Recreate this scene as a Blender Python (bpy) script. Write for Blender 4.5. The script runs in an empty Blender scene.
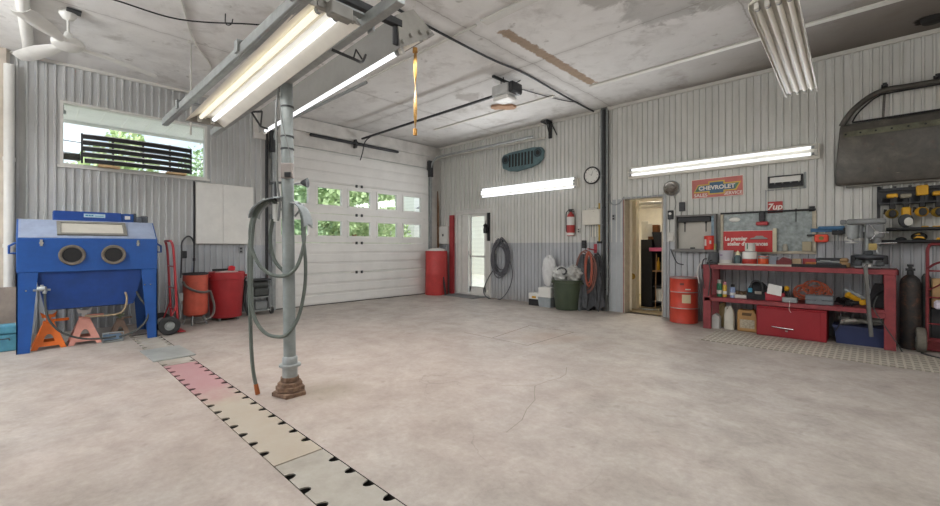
import bpy, bmesh, math, random
from mathutils import Vector, Matrix, Euler
PI = math.pi
R = random.Random(7)
SC = bpy.context.scene
COL = SC.collection
H = 3.763                      # ceiling height

# ------------------------------------------------------------------ materials
def lin(c):
    if isinstance(c, str):
        c = [int(c[i:i+2], 16)/255 for i in (0, 2, 4)]
    return tuple(((x/12.92) if x <= .04045 else ((x+.055)/1.055)**2.4) for x in c) + (1,)

MATS = {}
def mat(name, col, rough=.6, metal=0, var=.10, scale=6, bump=0, bscale=60, emit=0, spec=.4, detail=4):
    if name in MATS: return MATS[name]
    m = bpy.data.materials.new(name); m.use_nodes = True
    nt = m.node_tree; N = nt.nodes; L = nt.links
    b = N['Principled BSDF']
    b.inputs['Roughness'].default_value = rough
    b.inputs['Metallic'].default_value = metal
    b.inputs['Specular IOR Level'].default_value = spec
    c = lin(col)
    if var:
        tc = N.new('ShaderNodeTexCoord'); nz = N.new('ShaderNodeTexNoise'); nz.inputs['Scale'].default_value = scale
        nz.inputs['Detail'].default_value = detail; nz.inputs['Roughness'].default_value = .65
        L.new(tc.outputs['Object'], nz.inputs['Vector'])
        rp = N.new('ShaderNodeValToRGB')
        rp.color_ramp.elements[0].position = .3; rp.color_ramp.elements[1].position = .7
        rp.color_ramp.elements[0].color = tuple(x*(1-var*1.6) for x in c[:3])+(1,)
        rp.color_ramp.elements[1].color = tuple(min(1, x*(1+var)) for x in c[:3])+(1,)
        L.new(nz.outputs['Fac'], rp.inputs['Fac']); L.new(rp.outputs['Color'], b.inputs['Base Color'])
        if bump:
            n2 = N.new('ShaderNodeTexNoise'); n2.inputs['Scale'].default_value = bscale
            L.new(tc.outputs['Object'], n2.inputs['Vector'])
            bp = N.new('ShaderNodeBump'); bp.inputs['Strength'].default_value = bump; bp.inputs['Distance'].default_value = .01
            L.new(n2.outputs['Fac'], bp.inputs['Height']); L.new(bp.outputs['Normal'], b.inputs['Normal'])
    else:
        b.inputs['Base Color'].default_value = c
    if emit:
        b.inputs['Emission Color'].default_value = c
        b.inputs['Emission Strength'].default_value = emit
    MATS[name] = m
    return m

def node_mat(name):
    m = bpy.data.materials.new(name); m.use_nodes = True
    MATS[name] = m
    return m, m.node_tree.nodes, m.node_tree.links, m.node_tree.nodes['Principled BSDF']

def mixc(N, L, fac, a, b, mode='MIX'):
    n = N.new('ShaderNodeMix'); n.data_type = 'RGBA'; n.blend_type = mode
    for sock, v in ((n.inputs[0], fac), (n.inputs[6], a), (n.inputs[7], b)):
        if hasattr(v, 'links'): L.new(v, sock)
        else: sock.default_value = v
    return n.outputs[2]
def mth(N, L, op, a, b=None, c=None):
    n = N.new('ShaderNodeMath'); n.operation = op
    for i, v in enumerate((a, b, c)):
        if v is None: continue
        if hasattr(v, 'links'): L.new(v, n.inputs[i])
        else: n.inputs[i].default_value = v
    return n.outputs[0]
def ramp(N, L, fac, stops):
    r = N.new('ShaderNodeValToRGB'); e = r.color_ramp.elements
    while len(e) < len(stops): e.new(.5)
    for k, (p, c) in zip(e, stops):
        k.position = p; k.color = c if len(c) == 4 else tuple(c)+(1,)
    L.new(fac, r.inputs['Fac']); return r.outputs['Color']
def noise(N, L, vec, scale, detail=5, rough=.6, dist=0):
    n = N.new('ShaderNodeTexNoise'); n.inputs['Scale'].default_value = scale; n.inputs['Detail'].default_value = detail
    n.inputs['Roughness'].default_value = rough; n.inputs['Distortion'].default_value = dist
    L.new(vec, n.inputs['Vector']); return n.outputs['Fac']
def grey(v): return (v, v, v, 1)
def smooth01(N, L, x, lo, hi):
    n = N.new('ShaderNodeMapRange'); n.interpolation_type = 'SMOOTHSTEP'
    n.inputs['From Min'].default_value = lo; n.inputs['From Max'].default_value = hi
    L.new(x, n.inputs['Value']); return n.outputs['Result']
def boxmask(N, L, x, y, x0, x1, y0, y1, s):
    a = mth(N, L, 'MULTIPLY', smooth01(N, L, x, x0-s, x0+s), mth(N, L, 'SUBTRACT', 1, smooth01(N, L, x, x1-s, x1+s)))
    b = mth(N, L, 'MULTIPLY', smooth01(N, L, y, y0-s, y0+s), mth(N, L, 'SUBTRACT', 1, smooth01(N, L, y, y1-s, y1+s)))
    return mth(N, L, 'MULTIPLY', a, b)
def spot(N, L, x, y, cx, cy, r, nz, amp, s):
    dx = mth(N, L, 'SUBTRACT', x, cx); dy = mth(N, L, 'SUBTRACT', y, cy)
    d = mth(N, L, 'SQRT', mth(N, L, 'ADD', mth(N, L, 'MULTIPLY', dx, dx), mth(N, L, 'MULTIPLY', dy, dy)))
    d = mth(N, L, 'ADD', d, mth(N, L, 'MULTIPLY', mth(N, L, 'SUBTRACT', nz, .5), amp))
    return mth(N, L, 'SUBTRACT', 1, smooth01(N, L, d, r-s, r+s))

# concrete floor: tan grey trowelled slab with pinkish worn zones, scuffs and cracks
m, N, L, B_ = node_mat('concrete_floor')
tc = N.new('ShaderNodeTexCoord'); O = tc.outputs['Object']
sp = N.new('ShaderNodeSeparateXYZ'); L.new(O, sp.inputs[0]); px, py = sp.outputs[0], sp.outputs[1]
n1 = noise(N, L, O, .55, 6, .62, .6); n2 = noise(N, L, O, 3.2, 9, .72, .25); n3 = noise(N, L, O, 26, 4, .7)
c = ramp(N, L, n1, [(.3, lin('a39b94')), (.47, lin('ada6a0')), (.62, lin('b7b1ac')), (.8, lin('b0a39d'))])
c = mixc(N, L, .62, c, ramp(N, L, n2, [(.28, lin('7f7871')), (.5, lin('a8a29c')), (.72, lin('c2beba'))]))
n4 = noise(N, L, O, 1.5, 8, .68, .3)
c = mixc(N, L, .5, c, ramp(N, L, n4, [(.34, grey(.40)), (.5, grey(.5)), (.66, grey(.58))]), 'OVERLAY')
c = mixc(N, L, .25, c, ramp(N, L, n3, [(.35, grey(.34)), (.65, grey(.62))]), 'OVERLAY')
pn = noise(N, L, O, 1.1, 5, .6, .5)
c = mixc(N, L, mth(N, L, 'MULTIPLY', spot(N, L, px, py, 4.4, -5.2, 2.3, pn, 3.4, 1.2), .20), c, lin('b3958a'))
c = mixc(N, L, mth(N, L, 'MULTIPLY', spot(N, L, px, py, 5.05, -2.65, .35, pn, 1.0, .3), .4), c, lin('a88f79'))
c = mixc(N, L, mth(N, L, 'MULTIPLY', spot(N, L, px, py, 4.9, -5.7, .2, pn, .6, .2), .45), c, lin('8e8573'))
sp2 = ramp(N, L, noise(N, L, O, 9, 2, .4), [(.68, grey(0)), (.75, grey(1))])
c = mixc(N, L, mth(N, L, 'MULTIPLY', sp2, .25), c, lin('6f6359'))
vo = N.new('ShaderNodeTexVoronoi'); vo.feature = 'DISTANCE_TO_EDGE'; vo.inputs['Scale'].default_value = .42
wv = N.new('ShaderNodeVectorMath'); wv.operation = 'ADD'
nc = N.new('ShaderNodeTexNoise'); nc.inputs['Scale'].default_value = 1.3; nc.inputs['Detail'].default_value = 8; L.new(O, nc.inputs['Vector'])
L.new(O, wv.inputs[0]); L.new(nc.outputs['Color'], wv.inputs[1]); L.new(wv.outputs[0], vo.inputs['Vector'])
ck = mth(N, L, 'MULTIPLY', ramp(N, L, vo.outputs['Distance'], [(0, grey(1)), (.0026, grey(0))]), ramp(N, L, noise(N, L, O, .6, 2), [(.55, grey(0)), (.66, grey(1))]))
c = mixc(N, L, mth(N, L, 'MULTIPLY', ck, .38), c, lin('6b6259'))
c = mixc(N, L, 1, c, (.86, .83, .80, 1), 'MULTIPLY')
L.new(c, B_.inputs['Base Color']); B_.inputs['Roughness'].default_value = .55; B_.inputs['Specular IOR Level'].default_value = .3
bp = N.new('ShaderNodeBump'); bp.inputs['Strength'].default_value = .12; bp.inputs['Distance'].default_value = .01
L.new(n2, bp.inputs['Height']); L.new(bp.outputs['Normal'], B_.inputs['Normal'])

# ceiling: smoke-stained painted board with stripped seams and patches
m, N, L, B_ = node_mat('stained_ceiling')
tc = N.new('ShaderNodeTexCoord'); O = tc.outputs['Object']
sp = N.new('ShaderNodeSeparateXYZ'); L.new(O, sp.inputs[0]); px, py = sp.outputs[0], sp.outputs[1]
n1 = noise(N, L, O, .7, 6, .6, .8); n2 = noise(N, L, O, 2.6, 8, .7, .4); n3 = noise(N, L, O, 14, 6, .7)
c = ramp(N, L, n1, [(.3, lin('c9c7c4')), (.5, lin('dad9d7')), (.7, lin('e4e3e1'))])
c = mixc(N, L, .4, c, ramp(N, L, n2, [(.28, lin('b0aca8')), (.5, lin('d8d6d3')), (.75, lin('e4e2e0'))]))
c = mixc(N, L, mth(N, L, 'MULTIPLY', ramp(N, L, noise(N, L, O, 1.9, 7, .7, .3), [(.54, grey(0)), (.70, grey(1))]), .5), c, lin('938d86'))
c = mixc(N, L, mth(N, L, 'MULTIPLY', ramp(N, L, noise(N, L, O, 5.5, 3, .6), [(.66, grey(0)), (.74, grey(1))]), .45), c, lin('7d766e'))
# soot along the board joints
for (axis, v, w, k) in ((px, 2.05, .10, .3), (px, 4.75, .12, .45), (py, -2.55, .10, .45), (py, -5.1, .12, .35), (px, 7.2, .12, .4)):
    d = mth(N, L, 'ABSOLUTE', mth(N, L, 'SUBTRACT', mth(N, L, 'ADD', axis, mth(N, L, 'MULTIPLY', mth(N, L, 'SUBTRACT', n2, .5), .12)), v))
    c = mixc(N, L, mth(N, L, 'MULTIPLY', mth(N, L, 'SUBTRACT', 1, smooth01(N, L, d, 0, w)), mth(N, L, 'MULTIPLY', n1, k)), c, lin('8a847d'))
    c = mixc(N, L, mth(N, L, 'MULTIPLY', mth(N, L, 'SUBTRACT', 1, smooth01(N, L, d, .004, .010)), .4), c, lin('5d564f'))
c = mixc(N, L, mth(N, L, 'MULTIPLY', smooth01(N, L, mth(N, L, 'ADD', py, mth(N, L, 'MULTIPLY', n1, .9)), -2.7, -.1), mth(N, L, 'ADD', .16, mth(N, L, 'MULTIPLY', smooth01(N, L, px, 4.4, 7.8), .74))), c, lin('5f574e'))  # stain deepening toward the right wall; its dimmer light is painted in too
# grey bared patches
for (x, y, r, col, k) in ((6.55, -2.75, .34, '8b8985', .5), (7.15, -2.55, .28, '8a8780', .6), (6.2, -3.35, .2, '837d76', .5), (3.2, -2.2, .22, '8a8178', .45), (8.4, -1.0, .5, '6f665c', .3)):
    c = mixc(N, L, mth(N, L, 'MULTIPLY', spot(N, L, px, py, x, y, r, n2, .9, .07), k), c, lin(col))
c = mixc(N, L, mth(N, L, 'MULTIPLY', spot(N, L, px, py, 8.68, -.40, .13, n3, .15, .02), .95), c, lin('191614'))
# brown bared strip where a joint cover has come off
bn = mth(N, L, 'MULTIPLY', mth(N, L, 'SUBTRACT', n3, .5), .12)
bm_ = boxmask(N, L, mth(N, L, 'ADD', px, bn), mth(N, L, 'ADD', py, mth(N, L, 'MULTIPLY', bn, 3)), 4.95, 5.10, -3.55, -1.3, .015)
c = mixc(N, L, mth(N, L, 'MULTIPLY', bm_, .85), c, mixc(N, L, n3, lin('6b5138'), lin('a98f72')))
L.new(c, B_.inputs['Base Color']); B_.inputs['Roughness'].default_value = .85; B_.inputs['Specular IOR Level'].default_value = .15

# ribbed sheet steel wall, pale above a grey painted dado
def wall_mat(name, hi, lo, zsplit):
    m, N, L, B_ = node_mat(name)
    tc = N.new('ShaderNodeTexCoord'); O = tc.outputs['Object']
    sp = N.new('ShaderNodeSeparateXYZ'); L.new(O, sp.inputs[0])
    n1 = noise(N, L, O, 1.4, 6, .6, .5)
    mp = N.new('ShaderNodeMapping'); mp.inputs['Scale'].default_value = (9, 9, .8); L.new(O, mp.inputs['Vector'])
    n2 = noise(N, L, mp.outputs[0], 1.6, 6, .7)
    f = smooth01(N, L, mth(N, L, 'ADD', sp.outputs[2], mth(N, L, 'MULTIPLY', mth(N, L, 'SUBTRACT', n1, .5), .01)), zsplit-.006, zsplit+.006)
    c = mixc(N, L, f, lin(lo), lin(hi))
    c = mixc(N, L, .30, c, ramp(N, L, n1, [(.3, grey(.36)), (.7, grey(.62))]), 'OVERLAY')
    c = mixc(N, L, .28, c, ramp(N, L, n2, [(.3, grey(.33)), (.65, grey(.6))]), 'OVERLAY')
    dirt = mth(N, L, 'MULTIPLY', mth(N, L, 'SUBTRACT', 1, smooth01(N, L, sp.outputs[2], 0, .45)), mth(N, L, 'MULTIPLY', n1, .6))
    c = mixc(N, L, dirt, c, lin('8b8379'))
    L.new(c, B_.inputs['Base Color']); B_.inputs['Roughness'].default_value = .5; B_.inputs['Specular IOR Level'].default_value = .4
    return m
M_WALL = wall_mat('ribbed_steel', 'c9c9c4', 'abadb0', 1.27)
M_WALLA = wall_mat('ribbed_steel_grey', 'b9bab9', 'aeb2b6', 1.22)

# oily steel walkway mat: raised lattice
m, N, L, B_ = node_mat('lattice_mat')
tc = N.new('ShaderNodeTexCoord'); O = tc.outputs['Object']
vo = N.new('ShaderNodeTexVoronoi'); vo.inputs['Scale'].default_value = 17; vo.inputs['Randomness'].default_value = .06; vo.distance = 'CHEBYCHEV'; mp = N.new('ShaderNodeMapping'); mp.inputs['Scale'].default_value = (1, .5, 1); L.new(O, mp.inputs['Vector']); L.new(mp.outputs[0], vo.inputs['Vector'])
h = ramp(N, L, vo.outputs['Distance'], [(.30, grey(0)), (.40, grey(1))])
c = mixc(N, L, h, lin('8b857a'), lin('b4ad9f'))
c = mixc(N, L, .3, c, ramp(N, L, noise(N, L, O, 2.5), [(.3, grey(.3)), (.7, grey(.65))]), 'OVERLAY')
L.new(c, B_.inputs['Base Color']); B_.inputs['Roughness'].default_value = .6
bp = N.new('ShaderNodeBump'); bp.inputs['Strength'].default_value = .7; bp.inputs['Distance'].default_value = .01
L.new(h, bp.inputs['Height']); L.new(bp.outputs['Normal'], B_.inputs['Normal'])

# rusty gas bottle
m, N, L, B_ = node_mat('rusty_black')
tc = N.new('ShaderNodeTexCoord'); O = tc.outputs['Object']
c = ramp(N, L, noise(N, L, O, 9, 6, .7, .5), [(.42, lin('262627')), (.57, lin('3d312b')), (.72, lin('74483a'))])
L.new(c, B_.inputs['Base Color']); B_.inputs['Roughness'].default_value = .55

# bare primer car door: dark grey sanded paint with bare streaks
m, N, L, B_ = node_mat('primer_metal')
tc = N.new('ShaderNodeTexCoord'); O = tc.outputs['Object']
mp = N.new('ShaderNodeMapping'); mp.inputs['Scale'].default_value = (2.2, 6, 14); mp.inputs['Rotation'].default_value = (0, .12, 0); L.new(O, mp.inputs['Vector'])
c = ramp(N, L, noise(N, L, O, 4.2, 8, .7, .4), [(.3, lin('403e3b')), (.55, lin('57534d')), (.75, lin('6f6a60'))])
st = ramp(N, L, noise(N, L, mp.outputs[0], 1.5, 6, .7), [(.66, grey(0)), (.73, grey(1))])
c = mixc(N, L, mth(N, L, 'MULTIPLY', st, .7), c, lin('a5a087'))
c = mixc(N, L, mth(N, L, 'MULTIPLY', ramp(N, L, noise(N, L, O, 7, 5), [(.62, grey(0)), (.75, grey(1))]), .5), c, lin('6a4a3c'))
L.new(c, B_.inputs['Base Color']); B_.inputs['Roughness'].default_value = .42; B_.inputs['Metallic'].default_value = .25

# clear glazing
m, N, L, B_ = node_mat('clear_glass')
N.remove(B_)
tr = N.new('ShaderNodeBsdfTransparent'); tr.inputs[0].default_value = (.95, .97, .96, 1)
gl = N.new('ShaderNodeBsdfGlossy'); gl.inputs['Roughness'].default_value = .03
fr = N.new('ShaderNodeFresnel'); fr.inputs[0].default_value = 1.3
mx = N.new('ShaderNodeMixShader'); L.new(fr.outputs[0], mx.inputs[0]); L.new(tr.outputs[0], mx.inputs[1]); L.new(gl.outputs[0], mx.inputs[2])
L.new(mx.outputs[0], N['Material Output'].inputs[0])
M_GLASS = m
def leafmat(name, a, b):
    m, N, L, B_ = node_mat(name)
    tc = N.new('ShaderNodeTexCoord')
    c = ramp(N, L, noise(N, L, tc.outputs['Object'], 2.2, 4), [(.35, lin(a)), (.65, lin(b))])
    L.new(c, B_.inputs['Base Color']); B_.inputs['Roughness'].default_value = .6
    B_.inputs['Transmission Weight'].default_value = 0
    return m

M_STEEL = mat('galvanised', '989c9b', .45, .3, .12, 12)
M_GSTEEL = mat('grey_painted_steel', '929696', .45, .2, .12, 8)
M_DARK = mat('dark_steel', '3a3b3d', .5, .3, .15, 12)
M_BLACK = mat('black_plastic', '1d1d1f', .5, 0, .15, 20)
M_RUBBER = mat('black_rubber', '2a2a2b', .75, 0, .15, 20)
M_WHITE = mat('white_enamel', 'd8d7d2', .4, 0, .05, 5)
M_OFFW = mat('off_white_paint', 'c9c7c0', .55, 0, .06, 4)
M_DOORW = mat('white_door_paint', 'd3d1cd', .5, 0, .04, 3)
M_RED = mat('red_enamel', '9a2a2f', .45, 0, .14, 7)
M_BENCH = mat('bench_red', '86383c', .55, 0, .16, 9)
M_BRED = mat('barrel_red_plastic', '9a2a2e', .45, 0, .10, 5)
M_ORANGE = mat('orange_red_drum', 'b6523f', .45, 0, .12, 8)
M_BLUE = mat('cabinet_blue', '1c4a8c', .42, 0, .10, 5)
M_BLUEGREY = mat('frosted_blue_grey', '8f9ab0', .5, 0, .10, 6)
M_CHROME = mat('chrome', 'c9cacc', .15, 1, 0)
M_YELLOW = mat('tool_yellow', 'c9971e', .45, 0, .08, 10)
M_WOOD = mat('raw_wood', '9a7754', .7, 0, .16, 12)
M_HOSE = mat('green_grey_hose', '59605a', .6, 0, .10, 20)
M_BHOSE = mat('dark_hose', '3f4240', .6, 0, .12, 20)
M_CARD = mat('brown_card', 'a98a63', .8, 0, .10, 9)
M_GREEN = mat('olive_plastic', '414b3b', .5, 0, .08, 6)
M_TUBE = mat('lit_tube', 'f8fbff', .4, 0, 0, emit=1.0)
M_TUBEW = mat('lit_warm_tube', 'fdf6e4', .4, 0, 0, emit=.6)
M_TUBEOFF = mat('unlit_tube', 'efece2', .65, 0, .02, 3)
M_REFL = mat('reflector_enamel', 'e6e3d9', .45, 0, .05, 4)
M_BRASS = mat('brass', 'a3623c', .4, .7, .1, 20)

# ------------------------------------------------------------------ mesh builder
class B:
    def __init__(s):
        s.bm = bmesh.new(); s.M = Matrix.Identity(4)
    def xf(s, M=None):
        s.M = M if M is not None else Matrix.Identity(4); return s
    def v(s, co): return s.bm.verts.new(s.M @ Vector(co))
    def face(s, vs, smooth=False):
        try: f = s.bm.faces.new(vs)
        except ValueError: return None
        f.smooth = smooth; return f
    def poly(s, pts, smooth=False): return s.face([s.v(p) for p in pts], smooth)
    def box(s, x0, x1, y0, y1, z0, z1, bev=0, seg=1):
        vs = [s.v((x, y, z)) for x in (x0, x1) for y in (y0, y1) for z in (z0, z1)]
        fs = [s.face([vs[i] for i in q]) for q in ((0,1,3,2),(4,6,7,5),(0,4,5,1),(2,3,7,6),(0,2,6,4),(1,5,7,3))]
        if bev:
            es = list({e for f in fs for e in f.edges})
            bmesh.ops.bevel(s.bm, geom=es, offset=bev, segments=seg, affect='EDGES', profile=.5)
        return s
    def frame(s, x0, x1, z0, z1, w, y0, y1):            # rectangular picture-frame bar
        s.box(x0, x1, y0, y1, z0, z0+w); s.box(x0, x1, y0, y1, z1-w, z1)
        s.box(x0, x0+w, y0, y1, z0+w, z1-w); s.box(x1-w, x1, y0, y1, z0+w, z1-w); return s
    def loft(s, rings, closed=True, caps=True, smooth=True):
        rs = [[s.v(p) for p in r] for r in rings]
        n = len(rs[0])
        for a, b in zip(rs, rs[1:]):
            for i in range(n if closed else n-1):
                j = (i+1) % n; s.face([a[i], a[j], b[j], b[i]], smooth)
        if caps and closed:
            s.face(rs[0][::-1]); s.face(rs[-1])
        return s
    def cyl(s, p0, p1, r0, r1=None, n=14, caps=True):
        r1 = r0 if r1 is None else r1
        p0, p1 = Vector(p0), Vector(p1); d = (p1-p0).normalized()
        a = d.orthogonal().normalized(); b = d.cross(a)
        ring = lambda p, r: [p+(a*math.cos(t)+b*math.sin(t))*r for t in (2*PI*i/n for i in range(n))]
        return s.loft([ring(p0, r0), ring(p1, r1)], caps=caps)
    def tube(s, pts, r, n=7, closed=False, flat=1):
        pts = [Vector(p) for p in pts]; m_ = len(pts); rings = []
        up = None
        for i, p in enumerate(pts):
            if closed: d = pts[(i+1) % m_]-pts[i-1]
            else: d = pts[min(i+1, m_-1)]-pts[max(i-1, 0)]
            if d.length < 1e-9: d = Vector((0, 0, 1))
            d.normalize()
            if up is None: up = d.orthogonal().normalized()
            a = up-d*up.dot(d)
            if a.length < 1e-6: a = d.orthogonal()
            a.normalize(); up = a; b = d.cross(a)
            rr = r[i] if isinstance(r, (list, tuple)) else r
            rings.append([p+a*math.cos(t)*rr+b*math.sin(t)*rr*flat for t in (2*PI*k/n for k in range(n))])
        if closed: rings.append(rings[0])
        return s.loft(rings, caps=not closed)
    def lathe(s, prof, c=(0, 0, 0), n=22, axis='z', smooth=True):
        rings = []
        for r, z in prof:
            r = max(r, 1e-4)
            ring = []
            for i in range(n):
                t = 2*PI*i/n; x, y = r*math.cos(t), r*math.sin(t)
                p = (x, y, z) if axis == 'z' else ((x, z, -y) if axis == 'y' else (z, x, y))
                ring.append((c[0]+p[0], c[1]+p[1], c[2]+p[2]))
            rings.append(ring)
        return s.loft(rings, smooth=smooth)
    def prism(s, pts, d0, d1, plane='xz', bev=0):       # outline in the named plane, extruded along the third axis
        def P(a, b, d): return {'xz': (a, d, b), 'xy': (a, b, d), 'yz': (d, a, b)}[plane]
        A = [s.v(P(a, b, d0)) for a, b in pts]; C = [s.v(P(a, b, d1)) for a, b in pts]
        n = len(pts); fs = [s.face(A), s.face(C[::-1])]
        for i in range(n):
            j = (i+1) % n; fs.append(s.face([A[i], C[i], C[j], A[j]]))
        if bev:
            bmesh.ops.bevel(s.bm, geom=list({e for f in fs if f for e in f.edges}), offset=bev, segments=1, affect='EDGES')
        return s
    def sph(s, c, r, nu=14, nv=8):
        rx, ry, rz = r if isinstance(r, tuple) else (r, r, r)
        return s.loft([[(c[0]+rx*math.sin(PI*j/nv+1e-3)*math.cos(2*PI*i/nu), c[1]+ry*math.sin(PI*j/nv+1e-3)*math.sin(2*PI*i/nu), c[2]-rz*math.cos(PI*j/nv)) for i in range(nu)] for j in range(nv+1)])
    def obj(s, name, m, parent=None):
        bm = s.bm
        bmesh.ops.recalc_face_normals(bm, faces=bm.faces[:])
        for e in bm.edges:
            if len(e.link_faces) == 2 and e.calc_face_angle(0) > .7: e.smooth = False
        me = bpy.data.meshes.new(name); bm.to_mesh(me); bm.free()
        me.materials.append(m if not isinstance(m, str) else MATS[m])
        o = bpy.data.objects.new(name, me); COL.objects.link(o)
        if parent is not None: o.parent = parent
        return o

def thing(name, label, cat, loc=(0, 0, 0), rz=0, group=None, rot=None):
    o = bpy.data.objects.new(name, None); COL.objects.link(o); o.empty_display_size = .1
    o.location = loc; o.rotation_euler = rot if rot else (0, 0, rz)
    o['label'] = label; o['category'] = cat
    if group: o['group'] = group
    return o
def tag(o, label, cat, loc=None, rz=0, group=None, rot=None):
    o['label'] = label; o['category'] = cat
    if group: o['group'] = group
    if loc is not None: o.location = loc; o.rotation_euler = rot if rot else (0, 0, rz)
    return o
def struct(o): o['kind'] = 'structure'; return o
def copy_thing(root, loc=None, rz=None, label=None):
    r = root.copy(); COL.objects.link(r)
    for ch in list(root.children):
        c = ch.copy(); COL.objects.link(c); c.parent = r
        for g in list(ch.children):
            d = g.copy(); COL.objects.link(d); d.parent = c
    if loc is not None: r.location = loc
    if rz is not None: r.rotation_euler = (0, 0, rz)
    if label: r['label'] = label
    return r
def spl(pts, k=6):                                      # smooth curve through the points
    P = [Vector(p) for p in pts]; out = []
    for i in range(len(P)-1):
        p0, p1, p2, p3 = P[max(i-1, 0)], P[i], P[i+1], P[min(i+2, len(P)-1)]
        for j in range(k):
            t = j/k
            out.append(.5*((2*p1)+(p2-p0)*t+(2*p0-5*p1+4*p2-p3)*t*t+(3*p1-p0-3*p2+p3)*t**3))
    return out+[P[-1]]
def coil(c, rx, rz, turns, jit=.02, wob=.03, plane='xz', k=20, seed=1):
    q = random.Random(seed); pts = []
    for t in range(turns):
        a = rx*(1+q.uniform(-wob, wob)*3); b = rz*(1+q.uniform(-wob, wob)*3)
        dx, dz, dy = q.uniform(-jit, jit), q.uniform(-jit, jit), q.uniform(-jit, jit)*.6
        for i in range(k):
            th = 2*PI*i/k
            u, w, d = c[0]+dx+a*math.sin(th), c[2]+dz+b*math.cos(th), c[1]+dy
            pts.append((u, d, w) if plane == 'xz' else (u, w-c[2]+c[1], c[2]+dy*.5+t*.004))
    return spl(pts, 2)
def text(name, body, size, m, parent, loc, ext=.001, shear=0, width=1, bold=0, rot=(PI/2, 0, 0)):
    cu = bpy.data.curves.new(name, 'FONT'); cu.body = body; cu.size = size; cu.extrude = ext; cu.shear = shear
    cu.align_x = 'CENTER'; cu.align_y = 'CENTER'; cu.offset = bold; cu.resolution_u = 3
    t = bpy.data.objects.new(name, cu); COL.objects.link(t)
    bpy.context.view_layer.update()
    me = bpy.data.meshes.new_from_object(t.evaluated_get(bpy.context.evaluated_depsgraph_get()))
    bpy.data.objects.remove(t); bpy.data.curves.remove(cu)
    me.materials.clear(); me.materials.append(m)
    o = bpy.data.objects.new(name, me); COL.objects.link(o); o.parent = parent
    o.location = loc; o.rotation_euler = rot; o.scale = (width, 1, 1)
    return o
A90 = PI/2                                              # things on the window wall face +X

# ------------------------------------------------------------------ camera, world, colour
TH, FPX, HY = .7625, 420.35, 246.1
cd = bpy.data.cameras.new('camera'); cam = bpy.data.objects.new('camera', cd); COL.objects.link(cam)
cam.location = (8.2013, -7.4188, 1.2); cam.rotation_euler = (PI/2, 0, TH)
cd.sensor_width = 36; cd.lens = FPX/940*36; cd.shift_y = (HY-253)/940; cd.clip_start = .02; cd.clip_end = 300
SC.camera = cam
vs = SC.view_settings
SC.display_settings.display_device = 'sRGB'
vs.view_transform = 'Standard'; vs.look = 'None'; vs.gamma = 1; vs.exposure = 0; vs.use_curve_mapping = False

w = bpy.data.worlds.new('sky'); SC.world = w; w.use_nodes = True
N, L = w.node_tree.nodes, w.node_tree.links
bg = N['Background']
tc = N.new('ShaderNodeTexCoord')
sp = N.new('ShaderNodeSeparateXYZ'); L.new(tc.outputs['Generated'], sp.inputs[0])
sk = ramp(N, L, sp.outputs[2], [(.0, lin('e3ebf2')), (.25, lin('bcd6ee')), (.7, lin('86b4e0'))])
cl = noise(N, L, tc.outputs['Generated'], 3.2, 8, .6, .4)
sk = mixc(N, L, ramp(N, L, cl, [(.42, grey(0)), (.58, grey(1))]), sk, lin('fbfbfc'))
L.new(sk, bg.inputs[0]); bg.inputs[1].default_value = 1.5
sl = bpy.data.lights.new('sun', 'SUN'); sl.energy = 3.5; sl.angle = .03; sl.color = (1, .96, .9)
so = bpy.data.objects.new('sun', sl); COL.objects.link(so); so.rotation_euler = (math.radians(38), 0, math.radians(50))
# ------------------------------------------------------------------ room shell
X1, Y0 = 12.0, -11.2                                    # far ends of the shop, behind the camera
def ribbed(name, m, u0, u1, z1, holes, place, pitch=.0909, depth=.026, back=.16, phase=0):
    prof = []
    k0 = int((u0-phase)//pitch)-1
    u = phase+k0*pitch
    while u < u1:
        for du, d in ((0, 0), (.058, 0), (.066, depth), (.083, depth)):
            if u0 < u+du < u1: prof.append((u+du, d))
        u += pitch
    def dep(u):
        t = (u-phase) % pitch
        return 0 if t < .058 else depth*(t-.058)/.008 if t < .066 else depth if t < .083 else depth*(pitch-t)/(pitch-.083)
    us = sorted(set([u0, u1]+[p[0] for p in prof]+[q for h in holes for q in h[:2]]))
    b = B()
    for a, c in zip(us, us[1:]):
        if c-a < 1e-6: continue
        mid = (a+c)/2; cuts = sorted((h[2], h[3]) for h in holes if h[0] <= mid <= h[1])
        z = 0; spans = []
        for h0, h1 in cuts:
            if h0 > z: spans.append((z, h0))
            z = h1
        if z < z1: spans.append((z, z1))
        da, dc = dep(a+1e-6), dep(c-1e-6)
        for s0, s1 in spans:
            b.poly([place(a, da, s0), place(c, dc, s0), place(c, dc, s1), place(a, da, s1)])
            b.poly([place(a, -back, s0), place(a, -back, s1), place(c, -back, s1), place(c, -back, s0)])
    for h in holes:                                     # reveals of the openings
        a, c, s0, s1 = h
        for q in ([(a, s0), (a, s1)], [(c, s0), (c, s1)], [(a, s1), (c, s1)], [(a, s0), (c, s0)]):
            (ua, za), (ub, zb) = q
            b.poly([place(ua, 0, za), place(ub, 0, zb), place(ub, -back, zb), place(ua, -back, za)])
    return struct(b.obj(name, m))
GD = (-4.24, -.42, 0, 3.17)                             # overhead door
WN = (-7.13, -5.33, 2.335, 3.245)                       # high window
DR = (.66, 1.80, 0, 2.03)                               # entrance door
SD = (4.984, 5.643, 0, 2.04)                            # store room door
ribbed('wall_left', M_WALLA, -7.6, 0, H, [GD, WN], lambda u, d, z: (d, u, z), phase=.02)
ribbed('wall_right', M_WALL, 0, X1, H, [DR, SD], lambda u, d, z: (u, -d, z), phase=.031)
b = B(); b.box(-.16, .02, Y0, -7.6, 0, H); struct(b.obj('wall_side', M_OFFW))
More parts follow.
